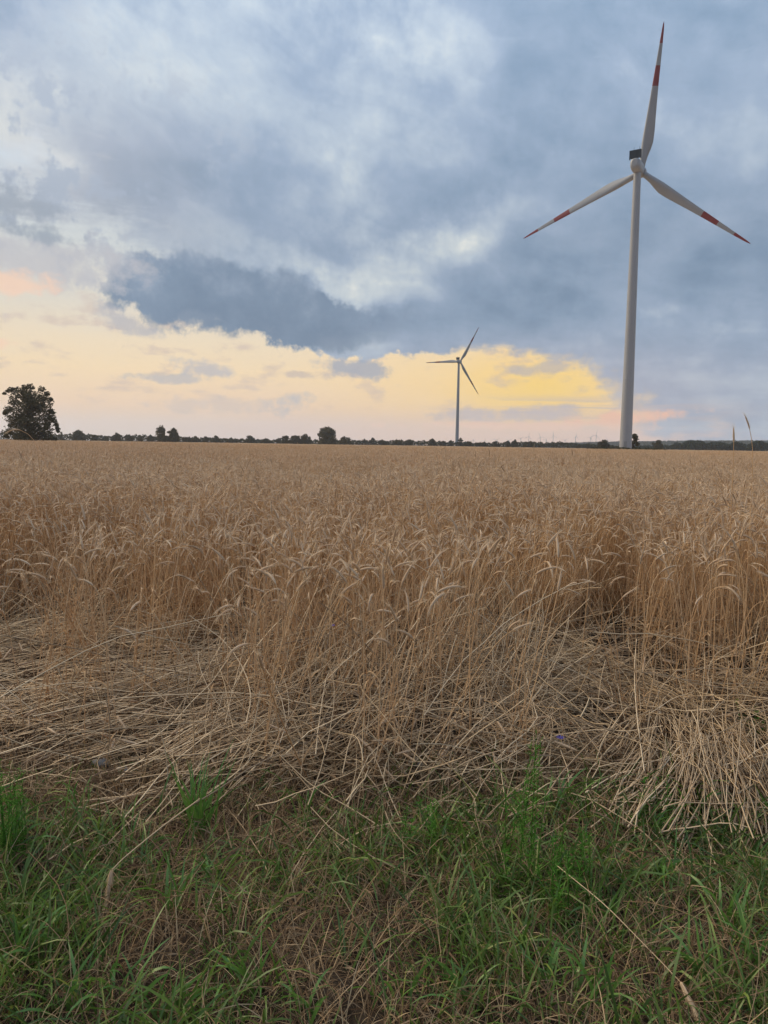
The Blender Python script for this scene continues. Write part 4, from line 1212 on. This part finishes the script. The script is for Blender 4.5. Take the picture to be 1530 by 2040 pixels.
# ------------------------------------------------------------------ broad-bladed grass tufts, each its own plant
TUFTS = [(-0.73, 2.92, 0.38, 36, 'tallest clump of upright broad grass blades at the edge of the flattened straw'),
         (-0.66, 2.37, 0.24, 16, 'arching bright grass tuft below the drooping fallen ear'),
         (1.02, 2.56, 0.20, 18, ''), (0.25, 1.99, 0.20, 10, 'low tuft with one broad blade bent over, near the bottom of the picture'),
         (0.60, 1.98, 0.22, 16, ''), (1.12, 2.29, 0.20, 18, ''), (-1.03, 2.12, 0.20, 16, ''), (-0.71, 1.99, 0.22, 18, ''), (-0.35, 2.01, 0.18, 14, ''),
         (-1.02, 2.42, 0.20, 14, ''), (-1.31, 2.66, 0.20, 14, ''), (-0.18, 1.94, 0.18, 12, ''), (0.01, 2.0, 0.16, 10, ''), (0.48, 2.07, 0.20, 14, ''),
         (0.92, 2.02, 0.20, 16, ''), (1.36, 2.63, 0.20, 16, ''), (1.06, 2.87, 0.22, 16, ''), (-0.35, 2.62, 0.14, 10, ''), (0.40, 2.51, 0.16, 12, ''),
         (0.73, 2.35, 0.18, 14, ''), (-0.59, 2.61, 0.18, 14, ''), (0.23, 2.92, 0.16, 12, ''), (-0.90, 2.74, 0.18, 14, ''), (1.30, 3.03, 0.24, 18, ''), (0.72, 3.02, 0.24, 16, ''), (-1.25, 3.05, 0.22, 14, ''), (-0.30, 3.08, 0.20, 12, ''), (1.62, 2.92, 0.24, 16, ''),
         (1.10, 2.08, 0.2, 16, ''), (-0.54, 1.92, 0.2, 14, ''), (-0.84, 1.93, 0.18, 14, '')]
ROWS = {0: [], 1: [], 2: []}
for i, t_ in enumerate(TUFTS):
    if not t_[4]: ROWS[0 if t_[1] < 2.2 else 1 if t_[1] < 2.6 else 2].append((t_[0] / t_[1], i))
RANK = {i: (row, k) for row, l in ROWS.items() for k, (_, i) in enumerate(sorted(l))}
ROWN = ['front', 'middle', 'back']
for i, (x, y, L0, nb_, lab) in enumerate(TUFTS):
    r = np.random.default_rng(300 + i)
    root = empty('grass_tuft', (x, y, float(ground_z(np.array(x), np.array(y)))))
    if lab: tag(root, lab, 'grass')
    else: tag(root, f'{ORD[RANK[i][1]]} broad-bladed grass tuft from the left in the {ROWN[RANK[i][0]]} row of the verge', 'grass', 'broad grass tufts of the verge')
    up = 0.05 if i == 0 else 0.15
    for q in range(nb_):
        L_ = L0 * r.uniform(0.45, 1.1); a = r.uniform(0, 2 * PI); K = 7; u = np.linspace(0, 1, K)
        th_ = r.uniform(up, up + 0.35) + r.uniform(0.1, 0.7 if i == 0 else 2.0) * u ** 1.6
        ds = L_ / (K - 1)
        rho = np.concatenate([[0], np.cumsum(np.sin(th_[1:]) * ds)]); z = np.concatenate([[0], np.cumsum(np.cos(th_[1:]) * ds)])
        bx, by = r.normal(0, 0.025, 2)
        C = np.stack([bx + rho * math.cos(a), by + rho * math.sin(a), z - 0.005], -1)[None]
        W = (r.uniform(0.0030, 0.0064) * np.interp(u, [0, 0.3, 0.75, 1], [0.75, 1, 0.7, 0.06]))[None]
        v, f = ribbons(C, W, np.array([r.normal(0, 0.3)]))
        add_obj('blade', mesh_np('blade', v, f, MAT['tuft']), root)

# ------------------------------------------------------------------ feathery weeds
def weed(loc, h, stems, spread, label, seed, leaf=0.035, dens=42):
    r = np.random.default_rng(seed)
    root = empty('weed_plant', loc); tag(root, label, 'weed')
    for q in range(stems):
        K = 8; hh_ = h * r.uniform(0.55, 1.05); a = r.uniform(0, 2 * PI); t = np.linspace(0, 1, K)
        tilt = r.uniform(0.02, 0.25)
        b = r.normal(0, spread, 2)
        C = np.stack([b[0] + math.cos(a) * tilt * hh_ * t ** 1.5, b[1] + math.sin(a) * tilt * hh_ * t ** 1.5, hh_ * t - 0.01], -1)
        v, f = tubes(C[None], np.linspace(0.0022, 0.0008, K)[None], 4)
        st = add_obj('stem', mesh_np('stem', v, f, MAT['weed']), root)
        n = dens; tt = r.uniform(0.12, 1.0, n)
        P = np.stack([np.interp(tt, t, C[:, j]) for j in range(3)], 1)
        la = r.uniform(0, 2 * PI, n); ll = leaf * (1.25 - 0.7 * tt) * r.uniform(0.6, 1.2, n); up_ = r.uniform(0.3, 1.0, n)
        uu = np.linspace(0, 1, 3)
        Lc = P[:, None] + np.stack([np.cos(la)[:, None] * ll[:, None] * uu, np.sin(la)[:, None] * ll[:, None] * uu, (up_ * ll)[:, None] * uu - 0.25 * ll[:, None] * uu ** 2], -1)
        v, f = ribbons(Lc, (0.0016 * np.array([0.7, 1.0, 0.1]))[None] * np.ones((n, 1)), r.uniform(-0.5, 0.5, n))
        add_obj('leaves', mesh_np('leaves', v, f, MAT['weed']), st)
    return root


weed((-1.36, 2.66, 0), 0.40, 16, 0.05, 'bushy bright green weed cut by the left edge', 401, dens=60)
weed((0.53, 2.62, 0), 0.56, 9, 0.04, 'tall feathery green weed rising into the flattened straw', 402, dens=64)
weed((0.60, 2.45, 0), 0.30, 16, 0.08, 'dense feathery weed in front of the tall feathery one', 403, dens=60)
weed((2.03, 3.95, 0), 0.20, 8, 0.04, 'small green weed by the right edge in the straw', 404)
weed((0.20, 2.88, 0), 0.20, 7, 0.07, 'thin wispy green weed in the middle of the verge', 405)
weed((1.12, 2.98, 0), 0.24, 10, 0.07, 'grassy weed in front of the straw bundle that points at the viewer', 406)

# ------------------------------------------------------------------ fallen stalks with ears in the verge
def fallen(name, pts, label, seed, ear_dir, rad=0.0026):
    r = np.random.default_rng(seed)
    pts = np.array(pts, float); t = np.linspace(0, 1, len(pts)); tt = np.linspace(0, 1, 14)
    C = np.stack([np.interp(tt, t, pts[:, j]) for j in range(3)], 1)
    C[1:-1] = (C[:-2] + 2 * C[1:-1] + C[2:]) / 4
    root = empty(name, C[0]); tag(root, label, 'rye stalk')
    v, f = tubes((C - C[0])[None], np.linspace(rad, rad * 0.55, 14)[None], 6)
    add_obj('stem', mesh_np('stem', v, f, MAT['straw']), root)
    e0 = C[-1] - C[0]; u = np.linspace(0, 1, 8)[:, None]
    E_ = e0 + np.array(ear_dir) * u
    eg = ear_geo(E_[None], r, 0, 0.0068, 7); ea = add_obj('ear', mesh_np('ear', *eg[0], MAT['ear']), root)
    eg = ear_geo(E_[None], r, 90, 0.0068, 3, 0.0011); add_obj('awns', mesh_np('awns', *eg[1], MAT['awn']), ea)


fallen('fallen_rye_stalk', [(-0.70, 2.86, 0.16), (-0.78, 2.62, 0.17), (-0.86, 2.44, 0.15), (-0.885, 2.40, 0.13)],
       'fallen yellow rye stalk with its ear hanging down in the green grass', 601, (-0.01, -0.03, -0.11))
fallen('fallen_rye_stalk', [(0.60, 2.46, 0.14), (0.70, 2.22, 0.15), (0.80, 2.02, 0.11), (0.83, 1.95, 0.10)],
       'long pale straw slanting down through the verge right of the feathery weeds', 602, (0.02, -0.10, -0.05), 0.0017)
fallen('fallen_rye_stalk', [(0.72, 3.12, 0.10), (0.85, 2.98, 0.13), (1.0, 2.75, 0.11), (1.06, 2.62, 0.06)],
       'arched pale straw crossing from the flattened patch into the grass', 603, (0.03, -0.07, -0.03))

# ------------------------------------------------------------------ stones and cornflowers
STN = [(1.56, 3.13, 0.030, 'pale stone at the right beside the straw bundle'), (-1.35, 3.54, 0.034, 'grey stone at the left below the flattened straw'),
       (-1.23, 3.48, 0.026, 'smaller grey clod next to the grey stone'), (0.20, 3.53, 0.020, 'small pale pebble in the middle of the straw edge')]
for i, (x, y, s, lab) in enumerate(STN):
    r = np.random.default_rng(700 + i)
    t = np.linspace(0, PI, 7); v, f = lathe([(math.sin(a) + 1e-3, -math.cos(a)) for a in t], 9)
    v = v * s * np.array([1.3, 1.0, 0.7]) * (1 + r.normal(0, 0.10, (len(v), 1)))
    o = add_obj('stone', mesh_np('stone', v, f, MAT['stone'])); o.location = (x, y, float(ground_z(np.array(x), np.array(y))) + s * 0.4)
    tag(o, lab, 'stone')
for (x, y, z, lab) in ((-0.34, 5.04, 0.32, 'tiny violet cornflower in the middle of the flattened straw'),
                       (0.86, 3.52, 0.16, 'tiny violet cornflower low at the right of the flattened straw')):
    root = empty('cornflower', (x, y, 0)); tag(root, lab, 'flower')
    v, f = tubes(np.array([[(0, 0, 0), (0.01, 0, z * 0.5), (0, 0, z)]]), np.array([[0.0012, 0.001, 0.0008]]), 4)
    add_obj('stem', mesh_np('stem', v, f, MAT['weed']), root)
    for q in range(9):
        a = q * 2 * PI / 9
        C = np.array([[(0, 0, z), (math.cos(a) * 0.012, math.sin(a) * 0.012, z + 0.008), (math.cos(a) * 0.022, math.sin(a) * 0.022, z + 0.010)]])
        v, f = ribbons(C, np.array([[0.001, 0.003, 0.004]])); add_obj('petal', mesh_np('petal', v, f, MAT['petal']), root)

# ------------------------------------------------------------------ haze
bmv, bmf = box_arr(-6600, 6600, -6600, 6600, -14, 175)
hz_m, N, L = new_mat('haze')
pv = N.new('ShaderNodeVolumePrincipled'); pv.inputs['Color'].default_value = (0.86, 0.91, 1.0, 1); pv.inputs['Density'].default_value = 0.00010
pv.inputs['Anisotropy'].default_value = 0.3
out = N.new('ShaderNodeOutputMaterial'); L.new(pv.outputs[0], out.inputs['Volume'])
haze = add_obj('haze', mesh_np('haze', bmv, bmf, hz_m, smooth=False))
tag(haze, 'thin evening haze over the whole landscape', 'haze', kind='stuff')
